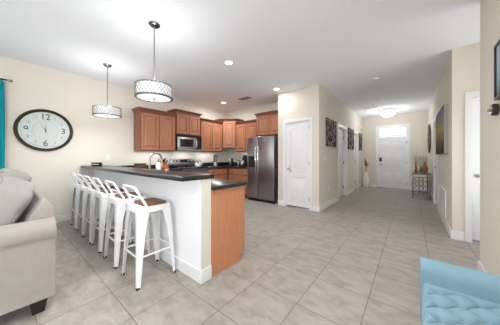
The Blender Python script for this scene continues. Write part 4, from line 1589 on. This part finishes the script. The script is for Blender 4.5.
# back, rounded over its top
bm = bmesh.new()
prof = [(0.0, 0.115), (0.010, 0.60), (0.018, 0.75), (0.016, 0.775), (0.004, 0.80), (-0.014, 0.822), (-0.032, 0.836), (-0.046, 0.836), (-0.056, 0.825), (-0.10, 0.74), (-0.255, 0.44), (-0.26, 0.31), (-0.26, 0.115)]
rings = []
for x, k in ((-0.118, 0.05), (-0.125, 0.02), (-0.145, 0), (-SL * .35, -0.0), (-SL * .65, 0), (-SL + 0.145, 0), (-SL + 0.125, 0.02), (-SL + 0.118, 0.05)):
    rings.append([bm.verts.new((x, y + (-0.1 - y) * k, z + (0.5 - z) * k)) for y, z in prof])
for a, b in zip(rings, rings[1:]):
    for i in range(len(prof)):
        j = (i + 1) % len(prof)
        bm.faces.new((a[i], a[j], b[j], b[i]))
bm.faces.new(rings[0])
bm.faces.new(rings[-1])
obj('back', bm, M['sofa'], sf, angle=60)
for x in (-0.075, -SL + 0.075):
    for y in (-0.075, -SD + 0.075):
        bm = bmesh.new()
        add_frustum(bm, (x - 0.03, y - 0.032), (x + 0.03, y + 0.032), 0, 0.114, (x - 0.05, y - 0.05), (x + 0.05, y + 0.05))
        obj('foot', bm, M['foot'], sf)


def cushion_map(u, v, w_, size, ph, wrinkle):
    """rounded, puffed box cushion: u, v, w_ in -1..1"""
    n = 7.0
    m = max(abs(u), abs(v), abs(w_))
    k = m / max(1e-6, (abs(u) ** n + abs(v) ** n + abs(w_) ** n) ** (1 / n))
    u, v, w_ = u * k, v * k, w_ * k
    puff = (1 - u * u) * (1 - v * v)
    wob = sum(math.sin(a * u + b * v + c_ * w_) for a, b, c_ in ph) / len(ph) * wrinkle
    x = u * size[0] / 2 * (1 + 0.05 * (1 - v * v) * (1 - w_ * w_))
    y = w_ * size[1] / 2 * (0.88 + 0.2 * puff) + wob
    z = v * size[2] / 2 * (1 + 0.06 * (1 - u * u) * (1 - w_ * w_)) + wob * 0.8
    return Vector((x, y, z))


def cushion_mesh(size, seed, wrinkle=0.02):
    rnd = random.Random(seed)
    ph = [(rnd.uniform(-7, 7), rnd.uniform(-9, 9), rnd.uniform(-4, 4)) for _ in range(6)]
    bm = bmesh.new()
    add_box(bm, (-1, -1, -1), (1, 1, 1))
    bmesh.ops.subdivide_edges(bm, edges=bm.edges[:], cuts=17, use_grid_fill=True)
    for v in bm.verts:
        v.co = cushion_map(v.co.x, v.co.z, v.co.y, size, ph, wrinkle)
    pipes = []
    for w_ in (-0.93, 0.93):
        pts = []
        n = 20
        for i in range(n):
            pts.append((-1 + 2 * i / n, -1))
        for i in range(n):
            pts.append((1, -1 + 2 * i / n))
        for i in range(n):
            pts.append((1 - 2 * i / n, 1))
        for i in range(n):
            pts.append((-1, 1 - 2 * i / n))
        pipes.append([cushion_map(a, b, w_, size, ph, wrinkle) for a, b in pts])
    return bm, pipes


# seat cushions
for i, lb in ((0, 'grey seat cushion of the sofa next to the rolled arm'), (1, 'grey seat cushion of the sofa farther from the camera')):
    t = thing('seat_cushion', lb, 'cushion', (-2.145 - 0.205 - 0.40 - i * 0.82, -0.38, 0.378), 0, 'sofa seat cushions')
    obj('cover', box((-.40, -.30, -.075), (.40, .355, .075), .035, 4), M['cushion'], t)
# loose back cushions leaning on the sofa back
LEAN = R(-27.3)
CUSH = [('large grey back cushion leaning on the sofa back beside the rolled arm', -2.63, 0.62, 0.25, 0.46, 0.0, 3),
        ('grey back cushion farther along the sofa, behind the nearest one', -3.31, 0.62, 0.26, 0.51, 0.0, 8)]
for lb, cx, w_, th_, h_, rz, sd in CUSH:
    # rear face lies on the reclined front of the back, which runs from (y -0.005, z 0.44) to (y 0.194, z 0.825)
    ux, uz = math.sin(-LEAN), math.cos(LEAN)
    fx, fz = -uz, ux
    cy = -0.005 + ux * (h_ / 2 + 0.062) + fx * (th_ * 0.54 + 0.022)
    cz = 0.44 + uz * (h_ / 2 + 0.062) + fz * (th_ * 0.54 + 0.022)
    t = thing('back_cushion', lb, 'cushion', (cx, cy, cz), 0, 'sofa back cushions')
    t.rotation_euler = (LEAN, 0, 0)
    cb, pipes = cushion_mesh((w_, th_, h_), sd)
    obj('cover', cb, M['cushion'], t, angle=80)
    for p in pipes:
        obj('piping', tube(p, 0.005, 6, True), M['sofapipe'], t)

# ------------------------------------------------------------------ blue tufted bench
bn = thing('tufted_bench', 'pale blue tufted bench with rolled arms beside the right wall', 'bench', (0.056, 0.45, 0))
BW, BL = 0.435, 1.09           # x width, y length of the seat
SZ = 0.455
bm = bmesh.new()
nx, ny = 116, 260
px_, py_ = 0.074, 0.0606


def tuft(x, y):
    a, b = x / px_, y / py_
    s_, t_ = (a + b) / 1.0, (a - b) / 1.0
    c1, c2 = abs(math.sin(PI * s_ / 1.0 * 0.5 * 2 / 2)), abs(math.sin(PI * t_ / 1.0 * 0.5 * 2 / 2))
    return (c1 * c2) ** 0.42


top = []
for j in range(ny + 1):
    row = []
    for i in range(nx + 1):
        u, v = i / nx, j / ny
        x, y = u * BW, v * BL
        ed = min(u, 1 - u) * BW
        ev = min(v, 1 - v) * BL
        rnd_ = 1 - max(0, 1 - ed / 0.035) ** 2
        bulge = 0.012 * math.sin(PI * v)
        xx = x + (bulge + 0.008) * (u - 0.5) * 2
        z = SZ - 0.035 + 0.035 * math.sqrt(max(0, rnd_)) + 0.040 * (tuft(x, y) - 0.78) * min(1, ed / 0.03) * min(1, ev / 0.03)
        row.append(bm.verts.new((xx, y, z)))
    top.append(row)
for j in range(ny):
    for i in range(nx):
        bm.faces.new((top[j][i], top[j][i + 1], top[j + 1][i + 1], top[j + 1][i]))
ring = [top[0][i] for i in range(nx + 1)] + [top[j][nx] for j in range(1, ny + 1)] + [top[ny][i] for i in range(nx - 1, -1, -1)] + [top[j][0] for j in range(ny - 1, 0, -1)]
low = [bm.verts.new((v.co.x, v.co.y, 0.345)) for v in ring]
for i in range(len(ring)):
    j = (i + 1) % len(ring)
    bm.faces.new((ring[i], low[i], low[j], ring[j]))
bm.faces.new(low)
seat = obj('seat', bm, M['blue'], bn, angle=80)
# buttons at the crossings
ks = 0
for a2 in range(0, 8):
    for b2 in range(0, 20):
        if (a2 + b2) % 2:
            continue
        x, y = a2 * px_ / 2 * 2 / 1, b2 * py_
        x = a2 * px_
        if 0.04 < x < BW - 0.03 and 0.04 < y < BL - 0.04:
            obj('button', lathe([(0.009, -0.004), (0.010, 0.0), (0.006, 0.005), (0, 0.006)], (x, y, SZ - 0.033), 12), M['blue'], seat)
obj('rail', box((0.006, 0.0, 0.20), (BW - 0.006, BL, 0.344), 0.008, 2), M['blue'], bn)


def bench_arm(sgn, y0):
    """rolled arm across the bench end, curving outward"""
    bm = bmesh.new()
    prof = [(0.0, 0.20), (0.0, 0.44), (0.001, 0.49)]
    yc, zc, r = 0.066, 0.505, 0.064
    for i in range(19):
        a = R(175) - R(250) * i / 18
        prof.append((yc + r * math.cos(a), zc + r * math.sin(a)))
    prof += [(0.07, 0.43), (0.065, 0.20)]
    rings = []
    for x, k in ((-0.012, 0.06), (-0.008, 0.015), (0.0, 0), (BW * .5, 0), (BW, 0), (BW + 0.008, 0.015), (BW + 0.012, 0.06)):
        rings.append([bm.verts.new((x, y0 + sgn * (y + (0.06 - y) * k), z + (0.45 - z) * k)) for y, z in prof])
    for a, b in zip(rings, rings[1:]):
        for i in range(len(prof)):
            j = (i + 1) % len(prof)
            bm.faces.new((a[i], a[j], b[j], b[i]))
    bm.faces.new(rings[0])
    bm.faces.new(rings[-1])
    return bm


obj('arm', bench_arm(1, BL + 0.001), M['blue'], bn, angle=60)
obj('arm', bench_arm(-1, -0.001), M['blue'], bn, angle=60)
for x in (0.045, BW - 0.045):
    for y in (0.04, BL - 0.04):
        obj('leg', lathe([(0.014, 0), (0.024, 0.199), (0, 0.199)], (x, y, 0), 16), M['foot'], bn)

# ------------------------------------------------------------------ garden seen only through the glass
g = struct('ground', box((-9, -14, -0.3), (8, -5.64, -0.11)), M['gravel'])
